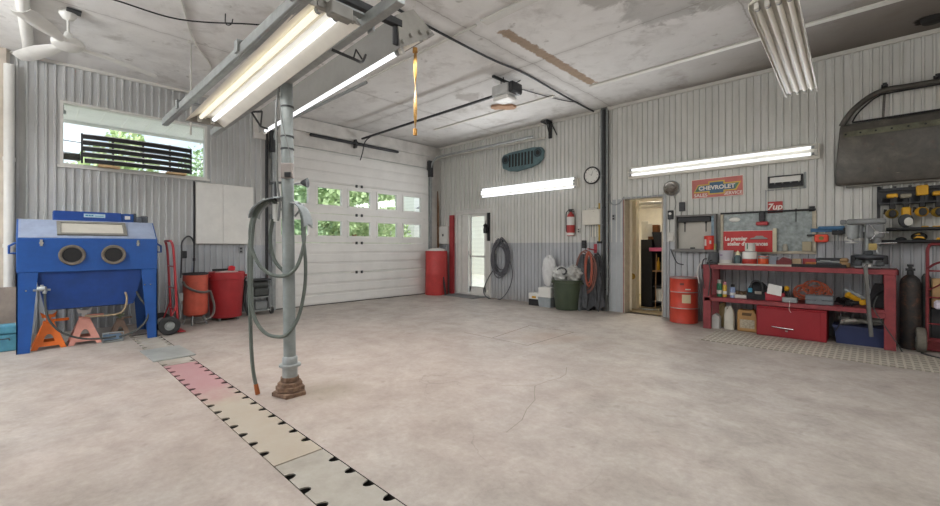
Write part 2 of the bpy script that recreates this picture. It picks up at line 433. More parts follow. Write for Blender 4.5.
# pilaster at the left end of the window wall
b = B(); b.box(.0, .10, -7.95, -7.63, 0, H); struct(b.obj('pillar', mat('beige_plaster', 'c4b9ac', .8, 0, .12, 3)))
# the side of the shop behind the camera: an unseen opening added to let daylight in
b = B()
for x0, x1 in ((-.16, .3), (5.6, X1)): b.box(x0, x1, Y0-.16, Y0, 0, H)
for x0, x1 in ((.3, 5.6),): b.box(x0, x1, Y0-.16, Y0, 3.3, H)
struct(b.obj('wall_back', M_OFFW))
b = B()
b.box(X1, X1+.16, Y0, .16, 0, H)
struct(b.obj('wall_far', M_OFFW))
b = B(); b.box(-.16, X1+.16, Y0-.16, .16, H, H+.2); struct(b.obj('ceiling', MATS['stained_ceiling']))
# floor slab with the long covered drain channel cut into it
CH0, CH1, CX0, CX1 = -6.505, -6.215, 1.0, 10.5
b = B()
for x0, x1, y0, y1 in ((-.16, CX0, Y0-.16, .16), (CX1, X1+.16, Y0-.16, .16), (CX0, CX1, Y0-.16, CH0), (CX0, CX1, CH1, .16)):
    b.poly([(x0, y0, 0), (x1, y0, 0), (x1, y1, 0), (x0, y1, 0)])
struct(b.obj('floor', MATS['concrete_floor']))
b = B()
b.poly([(CX0, CH0, -.25), (CX1, CH0, -.25), (CX1, CH1, -.25), (CX0, CH1, -.25)])
for y in (CH0, CH1): b.poly([(CX0, y, -.25), (CX1, y, -.25), (CX1, y, 0), (CX0, y, 0)])
for x in (CX0, CX1): b.poly([(x, CH0, -.25), (x, CH1, -.25), (x, CH1, 0), (x, CH0, 0)])
struct(b.obj('floor_channel', mat('channel_concrete', '2a2622', .9)))
# saw-cut hatch joint in the slab
b = B()
for (x0, y0), (x1, y1) in (((4.1, -3.25), (5.2, -3.27)), ((5.2, -3.27), (5.2, -2.18)), ((4.45, -2.22), (5.2, -2.18)), ((4.62, -3.24), (4.47, -2.22))):
    d = Vector((x1-x0, y1-y0, 0)).normalized(); n_ = Vector((-d.y, d.x, 0))*.006
    b.poly([Vector((x0, y0, .0015))+n_, Vector((x0, y0, .0015))-n_, Vector((x1, y1, .0015))-n_, Vector((x1, y1, .0015))+n_])
struct(b.obj('floor_joint', mat('dark_joint', '6f675f', .9)))

b = B()
for pts in ([(6.02, -3.75), (6.13, -3.95), (6.152, -4.088), (6.12, -4.25), (6.114, -4.426), (6.20, -4.56), (6.304, -4.699), (6.37, -4.9), (6.457, -5.073), (6.50, -5.3)], [(6.114, -4.426), (5.9, -4.62)]):
    for (xa, ya), (xb, yb) in zip(pts, pts[1:]):
        d = Vector((xb-xa, yb-ya, 0)).normalized(); n_ = Vector((-d.y, d.x, 0))*.003
        b.poly([Vector((xa, ya, .001))+n_, Vector((xa, ya, .001))-n_, Vector((xb, yb, .001))-n_, Vector((xb, yb, .001))+n_])
struct(b.obj('floor_crack', mat('crack_dark', '8a8177', .9)))
# channel covers: plates notched along both long edges
def plate(x0, x1, label, m, notches=True, z=0.0, t=.007, first=.0):
    p = .175; q = [];
    def side(y, sgn, rev):
        pts = []
        xs = []
        x = math.ceil((x0-.06)/p)*p+.06
        while x < x1-.05:
            if x > x0+.05: xs.append(x)
            x += p
        for xx in xs:
            for k in range(7):
                a = PI*k/6
                pts.append((xx-.030*math.cos(a), y+sgn*.046*math.sin(a)))
        return pts[::-1] if rev else pts
    e = .006
    bot = [(x0+e, CH0+e)]+(side(CH0+e, 1, False) if notches else [])+[(x1-e, CH0+e)]
    top = [(x1-e, CH1-e)]+(side(CH1-e, -1, True) if notches else [])+[(x0+e, CH1-e)]
    bb = B(); bb.prism(bot+top, z-t, z, 'xy')
    o = bb.obj('channel_cover', m); tag(o, label, 'floor plate', group='plates over the floor channel'); return o
m, N, L, B_ = node_mat('channel_plate')
tc = N.new('ShaderNodeTexCoord'); O = tc.outputs['Object']
sp = N.new('ShaderNodeSeparateXYZ'); L.new(O, sp.inputs[0]); px, py = sp.outputs[0], sp.outputs[1]
nz = noise(N, L, O, 3, 6, .7)
c = ramp(N, L, nz, [(.3, lin('857d72')), (.55, lin('9b958b')), (.75, lin('a8a29a'))])
c = mixc(N, L, mth(N, L, 'MULTIPLY', spot(N, L, px, py, 4.75, -6.35, .25, nz, .8, .3), .6), c, lin('8a7148'))
L.new(c, B_.inputs['Base Color']); B_.inputs['Roughness'].default_value = .6
m2, N, L, B_ = node_mat('red_worn_plate')
tc = N.new('ShaderNodeTexCoord'); O = tc.outputs['Object']
nz = noise(N, L, O, 3, 7, .75)
sp = N.new('ShaderNodeSeparateXYZ'); L.new(O, sp.inputs[0])
fx = smooth01(N, L, mth(N, L, 'ADD', sp.outputs[0], mth(N, L, 'MULTIPLY', mth(N, L, 'SUBTRACT', nz, .5), 1.4)), 4.0, 4.7)
c = mixc(N, L, fx, mixc(N, L, nz, lin('96646a'), lin('a08583')), mixc(N, L, nz, lin('988873'), lin('a8a197')))
L.new(c, B_.inputs['Base Color']); B_.inputs['Roughness'].default_value = .6
plate(2.83, 3.10, 'short tan plate over the floor channel, right after the loose grey plate', m)
plate(3.10, 5.85, 'long floor channel plate worn with faded red paint at its far end', m2)
plate(5.85, 7.35, 'tan notched floor channel plate nearest the camera', m)
plate(1.05, 2.2, 'far floor channel plate running under the blue cabinet', m)
b = B(); b.box(-.32, .32, -.19, .19, 0, .016, .003)
tag(b.obj('loose_plate', mat('loose_plate_steel', '9b9d99', .5, .3, .1, 5)), 'loose grey steel plate lying over the floor channel by the blue cabinet', 'floor plate', (2.52, -6.36, .0), .0, rot=(0, 0, .03))

# wall trims: top flashing, casings
b = B()
b.box(0, X1, -.05, -.014, H-.05, H); struct(b.obj('trim_1', M_OFFW))
b = B(); b.box(.014, .05, -7.6, -4.3, H-.04, H); struct(b.obj('trim_2', M_OFFW))
b = B(); b.box(4.70, 4.975, -.022, -.013, 0, 2.05); b.box(5.652, 5.70, -.022, -.013, 0, 2.05); b.box(4.94, 5.70, -.026, -.013, 2.04, 2.075)
struct(b.obj('trim_3', mat('casing_grey', 'a2a6a8', .5, 0, .08, 3)))
b = B(); b.box(4.965, 4.995, -.03, .17, 0, 2.04); b.box(5.632, 5.652, -.03, .17, 0, 2.04); struct(b.obj('trim_4', mat('jamb_beige', 'b3a999', .6, 0, .12, 8)))
b = B(); b.box(4.962, 4.978, -.034, .0, 0, 2.04); struct(b.obj('trim_7', mat('jamb_rust', '8a5a50', .6, 0, .15, 8)))
b = B(); b.box(4.555, 4.675, -.075, -.0, 0, H); struct(b.obj('column', mat('column_grey', '6f706e', .5, .2, .12, 5)))
# header boards above the overhead door
b = B()
b.box(.0, .045, -4.6, -.36, 3.18, 3.47); b.box(.0, .06, -4.6, -.36, 3.478, H-.02); b.box(.014, .045, -.36, -.04, 0, H-.02)
struct(b.obj('trim_5', mat('header_white', 'c7c4bf', .7, 0, .12, 3)))
# ceiling battens along the board joints
b = B()
for x0, x1, y, wd in ((1.25, 4.3, -1.27, .03), (4.95, 8.9, -1.22, .04), (5.0, 9.5, -3.84, .06), (2.6, 4.9, -3.86, .012)): b.box(x0, x1, y-wd, y+wd, H-.022, H)
struct(b.obj('trim_6', M_OFFW))

# ------------------------------------------------------------------ overhead door
d1 = B(); d1.box(-.10, .0, GD[0]-.0, GD[0]+.03, 0, GD[3]); d1.box(-.10, .0, GD[1]-.03, GD[1], 0, GD[3]); d1.box(-.10, 0, GD[0], GD[1], GD[3]-.03, GD[3])
door = struct(d1.obj('door_1', M_DOORW))
seam = [.012, .633, 1.268, 1.87, 2.504, 3.125]
cols = [(-4.13, -3.58), (-3.40, -2.85), (-2.69, -2.14), (-1.965, -1.415), (-1.235, -.685)]
rows = {2: (1.405, 1.735), 3: (2.04, 2.41)}
XD0, XD1 = .03, .075
for i in range(5):
    z0, z1 = seam[i]+.004, seam[i+1]-.004
    b = B()
    if i in rows:
        r0, r1 = rows[i]
        b.box(XD0, XD1, -4.22, -.44, z0, r0); b.box(XD0, XD1, -4.22, -.44, r1, z1)
        ys = [-4.22]+[q for c_ in cols for q in c_]+[-.44]
        for a, c_ in zip(ys[::2], ys[1::2]): b.box(XD0, XD1, a, c_, r0, r1)
    else:
        b.box(XD0, XD1, -4.22, -.44, z0, z1)
        n_ = 3                                          # pressed ribs across the section
        for k in range(n_):
            zc = z0+(k+.5)*(z1-z0)/n_
            b.box(XD1, XD1+.012, -4.2, -.46, zc-.085, zc+.085, .008)
    o = b.obj('door_section', M_DOORW, door)
    if i in rows:
        r0, r1 = rows[i]
        for a, c_ in cols:
            f = B()
            for (ya, yb, za, zb) in ((a-.022, c_+.022, r0-.022, r0+.012), (a-.022, c_+.022, r1-.012, r1+.022), (a-.022, a+.012, r0, r1), (c_-.012, c_+.022, r0, r1)):
                f.box(XD0-.006, XD1+.012, ya, yb, za, zb)
            f.obj('window_frame', M_WHITE, o)
            g = B(); g.box(.048, .054, a, c_, r0, r1); g.obj('window_pane', M_GLASS, o)
for z in seam[1:5]:
    b = B()
    for y in (-2.50, -2.37): b.box(XD1, XD1+.02, y-.025, y+.025, z-.03, z+.03, .004); 
    b.obj('hinge', M_DARK, door)
b = B(); b.box(XD0, XD1, -4.22, -.44, 0, .014); b.obj('bottom_seal', M_RUBBER, door)
# tracks
for y, s_ in ((-.40, 1), (-4.27, -1)):
    b = B()
    b.box(.03, .13, y-.012, y+.012, 0, 3.12); b.box(.12, .135, y-.03, y+.03, 0, 3.12)
    pts = [(.13+.30*(1-math.cos(t)), y, 3.12+.30*math.sin(t)) for t in (PI/2*k/8 for k in range(9))]
    b.tube(pts, .026, 6); b.tube([(.43, y, 3.42), (3.25, y, 3.42)], .024, 6)
    for z in (.5, 1.1, 1.75, 2.4, 2.9): b.box(.02, .07, y+s_*.0-.045, y+s_*.0+.045, z-.05, z+.05)
    tag(b.obj('door_track', M_GSTEEL if y < -2 else M_STEEL), 'left steel track of the overhead door beside the pole' if y < -2 else 'right steel track of the overhead door running back along the right wall', 'door track', group='overhead door tracks')
    for z in (3.0,):
        bb = B(); bb.box(.05, .16, y-.06, y+.06, 2.95, 3.35, .01); bb.cyl((.10, y-.05, 3.3), (.10, y+.05, 3.3), .07)
        tag(bb.obj('cable_drum', M_DARK), 'dark cable drum and bracket at the top '+('left' if y < -2 else 'right')+' of the overhead door', 'door drum')
b = B(); b.box(.015, .06, -4.385, -4.345, 0, 3.6, .003); tag(b.obj('door_post', M_DARK), 'dark upright strip on the wall left of the overhead door', 'post')
# torsion spring above the door
t = thing('torsion_spring', 'dark coiled spring bar above the overhead door', 'spring', (.12, -2.5, 3.42))
b = B(); b.tube([(0, -1.08+.02*i, 0) for i in range(2)]+[(0, 1.1, 0)], .014, 8); b.obj('shaft', M_DARK, t)
for y0, y1 in ((-1.06, -.08), (.0, 1.08)):
    b = B(); b.lathe([(.03, y0), (.034, y0+.01)]+[(.034 if k % 2 else .029, y0+.01+(y1-y0-.02)*k/60) for k in range(61)]+[(.03, y1)], axis='y', n=12); b.obj('spring_coil', M_DARK, t)
b = B(); b.box(-.10, .02, -.06, -.02, -.09, .09); b.cyl((0, -.07, 0), (0, -.01, 0), .055); b.obj('centre_bracket', M_DARK, t)
# opener hanging from the ceiling
t = thing('door_opener', 'grey garage door opener hung from the ceiling with a pale lens', 'door opener', (4.18, -2.40, 3.50))
b = B(); b.box(-.20, .12, -.13, .13, -.02, .15, .03, 2); b.obj('motor_housing', mat('opener_grey', 'b4b5b4', .4, .1), t)
b = B(); b.box(.12, .21, -.125, .125, -.015, .145, .02); b.obj('end_cover', M_DARK, t)
b = B(); b.box(-.18, .11, -.12, .12, -.085, -.02, .025, 2); b.obj('lens', M_WHITE, t)
b = B(); b.box(-.04, .0, -.30, .24, .195, .225)
for y in (-.11, .11): b.tube([(-.02, y, .15), (-.02, y, .20)], .008)
b.tube([(-.02, -.05, .22), (-.02, -.06, .262)], .009); b.tube([(-.02, .18, .22), (.10, .22, .262)], .009); b.obj('hanger', M_DARK, t)
b = B(); b.box(-4.04, -.2, -.016, .016, .03, .065); b.obj('rail', M_DARK, t)
b = B(); b.tube(spl([(-3.70, 0, .03), (-3.92, 0, -.04), (-4.02, 0, -.26), (-4.08, -.02, -.42)]), .012); b.obj('door_arm', M_DARK, t)

# ------------------------------------------------------------------ high window with the outside eave
u0, u1, z0, z1 = WN
b = B().xf(Matrix.Rotation(A90, 4, 'Z'))
b.frame(u0, u1, z0, z1, .035, -.012, .10); b.box(u0-.03, u1+.03, -.05, .0, z0-.03, z0)
b.xf()
win = struct(b.obj('window_1', M_WHITE))
b = B().xf(Matrix.Rotation(A90, 4, 'Z')); b.box(u0+.03, u1-.03, .055, .061, z0+.03, z1-.03); b.obj('window_pane', M_GLASS, win)
b = B()
b.box(-1.45, -.165, -9, 2, 3.30, 3.34)
for k in range(36): b.box(-1.45, -.165, -9+k*.3, -9+k*.3+.008, 3.292, 3.30)
b.box(-1.50, -1.45, -9, 2, 3.25, 3.50)
struct(b.obj('eave', mat('soffit_white', 'f6f5f2', .6, 0, .03, 3)))
b = B(); b.lathe([(.035, 0), (.035, .05), (.012, .06), (.012, .14)], c=(0, 0, -.14), n=14); b.tube(spl([(0, 0, -.1), (.0, -.01, -.35), (0, -.03, -.6)]), .004)
tag(b.obj('eave_sensor', M_GSTEEL), 'small sensor and wire hanging from the eave outside the high window', 'sensor', (-.45, -7.08, 3.30))
# grille shell standing on the window sill
t = thing('car_grille', 'black car radiator grille with bright slats standing in the high window', 'grille', (.14, -6.25, 2.375), A90)
def bow(x): return -.07*(1-(x/.66)**2)
for k in range(5):
    zz = .04+k*.085; b = B(); m_ = B()
    w0 = .655-(.02 if k in (0,) else 0)
    pts = [w0*(-1+2*i/14) for i in range(15)]
    sag = lambda x: .0
    for bb, h0, h1, dy in ((b, -.034, .020, 0), (m_, .020, .031, -.012)):
        bb.loft([[(x, bow(x)+dy-.012, zz+h0+sag(x)), (x, bow(x)+dy+.02, zz+h0), (x, bow(x)+dy+.02, zz+h1), (x, bow(x)+dy-.012, zz+h1)] for x in pts], smooth=False)
    b.obj('slat', M_BLACK, t); m_.obj('chrome_strip', M_CHROME, t)
b = B()
for x in (-.66, -.33, .02, .36, .655): b.box(x-.011, x+.011, bow(x)-.0, bow(x)+.035, 0, .42)
b.obj('upright', M_BLACK, t)
b = B(); b.box(-.49, -.25, -.06, .06, -.03, .0); tag(b.obj('wood_block', mat('pale_pine', 'c3a57c', .7, 0, .1)), 'wood block under the left end of the grille on the high window sill', 'block', (.14, -6.25, 2.375), A90)
b = B(); b.box(.32, .58, -.06, .06, -.03, .0); tag(b.obj('wood_block', mat('pale_pine', 'c3a57c', .7, 0, .1)), 'wood block under the right end of the grille on the high window sill', 'block', (.14, -6.25, 2.375), A90)
b = B(); b.box(-.10, .10, -.03, .05, -.045, .045, .012); b.box(-.12, -.10, -.03, .0, -.02, .02); tag(b.obj('flood_lamp', mat('weathered_grey', '4c4b45', .6)), 'dark weathered lamp box fixed outside the left end of the high window', 'lamp', (-.22, -7.0, 2.5), A90)
# wires outside
# ------------------------------------------------------------------ blast cabinet on the left
t = thing('blast_cabinet', 'large blue sandblasting cabinet on four legs with two arm holes', 'blast cabinet', (1.38, -6.89, 0), A90)
W = .635; D = .78
b = B()
b.prism([(0, .90), (0, 1.285), (.29, 1.515), (D, 1.515), (D, .90)], -W, W, 'yz', .006)
body = b.obj('cabinet_body', M_BLUE, t)
b = B(); sl_ = (Vector((0, .29, .23))).normalized(); nn = Vector((0, -.23, .29)).normalized()
def slope(u, v, o): p = Vector((0, 0, 1.285))+sl_*v+nn*o; return (u, p.y, p.z)
def slab(bb, ua, ub, va, vb, o0, o1):
    q = [(ua, va), (ub, va), (ub, vb), (ua, vb)]
    bb.loft([[slope(u, v, o0) for u, v in q], [slope(u, v, o1) for u, v in q]], smooth=False)
slab(b, -W+.015, W-.015, .012, .36, .001, .008); b.obj('lid', M_BLUEGREY, t)
b = B()
for q in ((-.31, .33, .055, .085), (-.31, .33, .285, .315), (-.31, -.275, .085, .285), (.295, .33, .085, .285)): slab(b, *q, .008, .03)
wf = b.obj('window_frame', mat('window_gasket', '7d7b74', .5), t)
b = B(); slab(b, -.275, .295, .085, .285, .010, .018); b.obj('viewing_pane', mat('dusty_pane', 'c2beb3', .3, 0, .05), wf)
for x in (-.185, .19):
    b = B(); b.lathe([(.085, 0), (.118, 0), (.120, -.02), (.112, -.03), (.09, -.026), (.085, 0), (.082, .06)], c=(x, 0, 1.095), axis='y', n=28)
    o = b.obj('arm_hole_ring', mat('old_rubber', '6a6259', .8, 0, .15, 20), t)
    b = B(); b.lathe([(.084, -.004), (.055, .05), (.03, .10), (.004, .12)], c=(x, -.012, 1.095), axis='y', n=20); b.obj('glove_cuff', M_BLACK, o)
for sx in (-1, 1):
    for y0 in (0, D-.012):
        b = B()
        b.prism([(sx*W, 0), (sx*(W-.105), 0), (sx*(W-.17), .90), (sx*W, .90)], y0, y0+.012)
        b.box(*sorted((sx*W, sx*(W-.012))), *( (0, .10) if y0 == 0 else (D-.10, D)), 0, .9)
        b.obj('leg', M_BLUE, t)
b = B()
q0 = [(-W+.14, .03, .90), (W-.14, .03, .90), (W-.14, D-.05, .90), (-W+.14, D-.05, .90)]
q1 = [(-.40, .10, .46), (.40, .10, .46), (.40, D-.2, .40), (-.40, D-.2, .40)]
b.loft([q0, q1], smooth=False); b.obj('hopper', mat('hopper_blue', '1b3f80', .5, 0, .12, 5), t)
for x in (-.44, .43):
    b = B(); b.box(x-.012, x+.012, -.012, 0, 1.20, 1.275); b.box(x-.018, x+.018, -.018, -.01, 1.225, 1.245); b.obj('latch', M_CHROME, t)
for sx in (-1, 1):
    b = B(); b.tube([(sx*W, .10, 1.12), (sx*(W+.055), .10, 1.12), (sx*(W+.055), .10, 1.20), (sx*W, .10, 1.24)], .012, 6); b.obj('handle', M_BLUE, t)
b = B(); b.box(-.335, .31, .36, .62, 1.515, 1.635, .006); top = b.obj('light_box', mat('deep_blue', '1d458c', .45, 0, .1), t)
b = B(); b.box(-.06, .145, .352, .36, 1.565, 1.61); b.obj('maker_plate', mat('plate_pale', 'b9d0d8', .4, 0, .1, 20), top)
for k, (x0, x1) in enumerate(((-.045, -.02), (-.015, .005), (.01, .03), (.045, .13))):
    b = B(); b.box(x0, x1, .349, .352, 1.58, 1.598 if k < 3 else 1.588); b.obj('plate_mark', mat('plate_ink', '4b8ca6', .5), top)
b = B(); b.box(.31, .44, .38, .60, 1.515, 1.63, .006); b.obj('switch_box', M_BLUE, t)
b = B(); b.box(.345, .40, .37, .38, 1.555, 1.60); b.obj('switch_plate', M_WHITE, t)
b = B(); b.box(.445, .47, .40, .58, 1.515, 1.64); b.box(.47, .53, .39, .57, 1.515, 1.60, .01); b.box(.53, .60, .42, .56, 1.515, 1.615, .01); b.obj('blower_motor', mat('motor_grey', '5c6166', .5, .2), t)
b = B()
for x in (-.56, -.50, .50, .56): b.cyl((x, -.004, .70), (x, 0, .70), .008, n=8)
b.obj('bolt', M_CHROME, t)
# hoses and fittings of the cabinet
t = thing('blast_hose', 'black air hose looping from the valve on the left leg under the blue cabinet', 'hose', (1.38, -6.895, 0), A90)
b = B(); b.tube(spl([(-.405, .0, .66), (-.40, -.02, .50), (-.37, -.03, .35), (-.27, -.03, .20), (-.10, -.02, .10), (.08, .0, .07), (.22, .02, .07)]), .012); b.obj('hose_line', M_BHOSE, t)
b = B(); b.cyl((-.46, -.005, .715), (-.40, -.03, .715), .028); b.cyl((-.43, -.02, .69), (-.43, -.02, .76), .014); b.cyl((-.41, -.02, .66), (-.40, -.02, .71), .018); b.cyl((-.50, -.0, .70), (-.36, -.0, .70), .012); b.obj('valve', M_STEEL, t)
b = B(); b.tube(spl([(.30, .12, .66), (.33, .05, .55), (.31, .03, .42), (.25, .05, .35), (.05, .12, .33), (-.05, .2, .34)]), .012)
tag(b.obj('blast_hose', mat('tan_hose', '8d7d62', .6)), 'tan hose curving out of the right side of the blue hopper', 'hose', (1.38, -6.895, 0), A90)
b = B(); b.tube(spl([(.41, .10, .66), (.47, .06, .52), (.53, .03, .40), (.53, -.0, .25), (.42, -.0, .12), (.25, -.0, .06)]), .013)
tag(b.obj('blast_hose', M_BHOSE), 'dark hose hanging from the right end of the hopper down to the floor', 'hose', (1.38, -6.895, 0), A90)
t = thing('foot_pedal', 'small blue grey foot pedal on the floor under the blue cabinet', 'foot pedal', (1.28, -6.70, 0), A90)
b = B(); b.box(-.10, .10, -.06, .06, 0, .02, .004); b.obj('base', M_GSTEEL, t)
b = B(); b.loft([[(-.09, -.055, .03), (.09, -.055, .03), (.09, .055, .07), (-.09, .055, .07)], [(-.09, -.055, .045), (.09, -.055, .045), (.09, .055, .085), (-.09, .055, .085)]], smooth=False); b.obj('treadle', mat('pedal_blue', '6b7f93', .5, .2), t)
b = B(); b.tube([(-.10, -.07, .02), (-.10, -.07, .12), (.10, -.07, .12), (.10, -.07, .02)], .008); b.obj('guard', M_STEEL, t)

def jack_stand(loc, s, label, m, ms, rz=A90):
    t = thing('jack_stand', label, 'jack stand', loc, rz, 'jack stands under the blue cabinet')
    b = B(); w0, w1, h = .135*s, .04*s, .27*s
    for ax in range(4):
        b.xf(Matrix.Rotation(ax*PI/2, 4, 'Z'))
        # side plate with an opening, leaning inward
        def P(x, z): f = z/h; w = w0+(w1-w0)*f; return (x, -w, z)
        th = .006
        O_ = [(-w0, 0), (-w0+.045*s, 0), (-w0+.06*s, .03*s), (w0-.06*s, .03*s), (w0-.045*s, 0), (w0, 0), (w1, h), (-w1, h)]
        I_ = [(-.045*s, .075*s), (.045*s, .075*s), (.030*s, .125*s), (.012*s, .15*s), (-.012*s, .15*s), (-.030*s, .125*s)]
        out = [b.v(P(*p)) for p in O_]; inn = [b.v(P(*p)) for p in I_]
        o0, o1, o2, o3, o4, o5, o6, o7 = out; i0, i1, i2, i3, i4, i5 = inn
        for f in ([o2, o3, i1, i0], [o3, o4, o5], [o3, o5, i1], [o5, o6, i2, i1], [o6, i3, i2], [o6, o7, i4, i3], [o7, i5, i4], [o7, o0, i0, i5], [o0, o1, o2], [o0, o2, i0]): b.face(f)
    b.xf(); b.obj('base', m, t)
    b = B(); b.box(-w1-.006, w1+.006, -w1-.006, w1+.006, h-.03*s, h+.012*s, .004); b.obj('collar', m, t)
    b = B(); b.box(-.02*s, .02*s, -.016*s, .016*s, h-.1*s, h+.05*s)
    b.prism([(-.065*s, .11*s+h), (-.05*s, .05*s+h), (.05*s, .05*s+h), (.065*s, .11*s+h), (.03*s, .08*s+h), (-.03*s, .08*s+h)], -.02*s, .02*s); b.obj('saddle_post', ms, t)
    b = B(); b.box(w1*.5, w1+.12*s, -.012, .012, h+.0*s, h+.03*s, .006); b.obj('ratchet_lever', m, t)
    return t
jack_stand((1.12, -7.265, 0), 1.1, 'bright orange jack stand under the left half of the blue cabinet', mat('jack_orange', 'd96a1e', .5, 0, .1), mat('jack_orange', 'd96a1e'))
jack_stand((1.10, -6.95, 0), 1.15, 'faded salmon jack stand with a pale saddle in the middle under the blue cabinet', mat('jack_salmon', 'c4887a', .6, 0, .1), mat('jack_pale', 'd0ccc8', .5))
jack_stand((.86, -6.58, 0), .8, 'small worn brown jack stand behind the foot pedal', mat('jack_brown', '8b7566', .7, 0, .15), mat('jack_green', '6f7b62', .6))
b = B(); b.prism([(-.06, 0), (.03, 0), (.03, .38), (.0, .44), (-.03, .34)], 0, .012)
tag(b.obj('metal_sheet', M_STEEL), 'narrow pale offcut of sheet standing behind the orange jack stand', 'offcut', (.98, -7.42, 0), rot=(0, 0, A90))
# left edge: plywood and a teal crate
b = B(); b.box(-.34, .09, 0, .018, 0, .70); tag(b.obj('plywood_board', mat('old_plywood', '8d8074', .8, 0, .14, 5)), 'brown board leaning behind the teal toolbox at the left edge', 'board', (.62, -7.60, .0), A90, rot=(-.06, 0, A90))
t = thing('toolbox', 'worn teal toolbox on the floor left of the blue cabinet', 'toolbox', (.98, -7.68, 0), A90)
M_TEAL = mat('teal_paint', '4e8ba0', .55, 0, .18, 9)
b = B(); b.box(-.25, .20, -.10, .14, 0, .19, .008); b.obj('body', M_TEAL, t)
b = B(); b.box(-.25, .20, -.105, .14, .195, .29, .012); b.obj('lid', M_TEAL, t)
b = B(); b.tube([(-.05, -.108, .13), (-.05, -.14, .15), (.10, -.14, .15), (.10, -.108, .13)], .007); b.obj('handle', M_DARK, t)
b = B(); b.cyl((.13, -7.605, 0), (.13, -7.605, 3.55), .05, n=16)
for z in (1.18, 2.3): b.cyl((.13, -7.605, z), (.13, -7.605, z+.05), .057, n=16)
tag(b.obj('drain_pipe', M_WHITE), 'white upright drain pipe at the left end of the window wall', 'pipe')
b = B(); b.tube([(.16, -7.42, 3.70), (2.9, -7.50, 3.70)], .055, 14); tag(b.obj('ceiling_pipe', M_WHITE), 'white pipe running along the ceiling above the fan', 'pipe')

# ------------------------------------------------------------------ red hand truck beside the cabinet
def hand_truck(loc, rz, label, hgt=1.27, w=.19, m=M_RED, wheel_r=.125, tyre=M_RUBBER):
    t = thing('hand_truck', label, 'hand truck', loc, rz)
    b = B()
    for sx in (-1, 1):
        b.tube(spl([(sx*w, .03, .10), (sx*w, .01, .5), (sx*w, -.015, hgt-.22), (sx*w, -.03, hgt-.06), (sx*w*.9, -.05, hgt)]), .015, 8)
    b.tube([(-w*.9, -.05, hgt), (w*.9, -.05, hgt)], .015, 8); fr = b.obj('frame', m, t)
    b = B()
    for z in (.32, .62, .92):
        y = .03-.05*z/hgt; b.tube(spl([(-w, y, z), (0, y-.02, z), (w, y, z)], 4), .010, 6)
    b.obj('crossbar', m, t)
    b = B(); b.box(-w-.02, w+.02, .03, .12, .012, .02); b.box(-w-.02, w+.02, .025, .035, .012, .16); b.obj('toe_plate', m, t)
    b = B(); b.cyl((-w-.06, -.08, wheel_r), (w+.06, -.08, wheel_r), .011)
    for sx in (-1, 1): b.tube([(sx*w, .02, .42), (sx*w, -.08, wheel_r), (sx*w, .03, .12)], .010, 6)
    b.obj('axle', m, t)
    for sx in (-1, 1):
        b = B(); xx = sx*(w+.055); r = wheel_r
        b.lathe([(r*.48, -.034), (r*.80, -.042), (r*.95, -.034), (r, -.018), (r, .018), (r*.95, .034), (r*.80, .042), (r*.48, .034), (r*.48, -.034)], c=(xx, -.08, r), axis='x', n=28)
        wh = b.obj('wheel', tyre, t)
        b = B(); b.lathe([(.012, -.04), (.03, -.04), (.03, -.02), (r*.46, -.02), (r*.5, -.03), (r*.5, .03), (r*.46, .02), (.03, .02), (.03, .04), (.012, .04)], c=(xx, -.08, r), axis='x', n=24); b.obj('hub', M_STEEL, wh)
    return t
hand_truck((1.10, -6.04, 0), 0, 'red hand truck with black tyres standing right of the blue cabinet')

# ------------------------------------------------------------------ blasting pot, red bin, washer
t = thing('blast_pot', 'orange red pressure pot with a grey hose wrapped round it beside the red hand truck', 'pressure pot', (.68, -5.66, 0), A90)
b = B(); b.lathe([(.0, .12), (.10, .125), (.155, .16), (.165, .20), (.165, .74), (.16, .77), (.163, .785), (.155, .785), (.15, .765), (.0, .765)], n=26); b.obj('tank', M_ORANGE, t)
b = B(); b.lathe([(.166, .76), (.172, .765), (.172, .79), (.150, .79), (.150, .77)], n=26); b.obj('rim', M_DARK, t)
for a in (.6, 2.6, 4.2, 5.6):
    b = B(); b.cyl((.11*math.cos(a), .11*math.sin(a), .16), (.17*math.cos(a), .17*math.sin(a), 0), .010, n=8); b.obj('leg', M_STEEL, t)
b = B(); b.tube(spl([(-.17, -.05, .66), (-.15, -.13, .60), (-.05, -.185, .53), (.08, -.18, .50), (.17, -.10, .50), (.21, -.06, .40), (.23, -.1, .25), (.19, -.12, .12), (.05, -.16, .05), (-.04, -.14, .05)]), .018); b.obj('hose', mat('grey_hose', '5f5c58', .6), t)
b = B(); b.tube(spl([(-.19, -.02, .72), (-.22, -.03, .5), (-.20, -.05, .3), (-.21, -.06, .1)]), .013); b.box(-.22, -.17, -.05, .0, .38, .5); b.cyl((-.2, -.06, .25), (-.2, -.06, .33), .02); b.obj('valve_column', M_STEEL, t)
t = thing('waste_bin', 'big red round plastic bin on casters beside the orange pot', 'bin', (.52, -5.19, 0), A90)
b = B(); b.lathe([(.0, .045), (.215, .05), (.225, .07), (.262, .66), (.275, .665), (.278, .77), (.262, .78), (.258, .765), (.25, .68), (.0, .66)], n=36); b.obj('drum', M_BRED, t)
b = B()
for a in (-.2, PI+.2): b.xf(Matrix.Rotation(a, 4, 'Z')); b.box(.27, .315, -.07, .07, .70, .73, .008); b.box(.305, .325, -.07, .07, .64, .73, .008)
b.xf(); b.obj('handle', M_BRED, t)
b = B(); b.lathe([(.0, .045), (.22, .045), (.23, .055), (.23, .075), (.0, .075)], n=28); dl = b.obj('dolly', M_BRED, t)
for k in range(4):
    a = PI/4+k*PI/2; b = B(); b.cyl((.19*math.cos(a)-.012, .19*math.sin(a), .03), (.19*math.cos(a)+.012, .19*math.sin(a), .03), .03); b.obj('caster', M_STEEL, dl)
b = B(); q = random.Random(3)
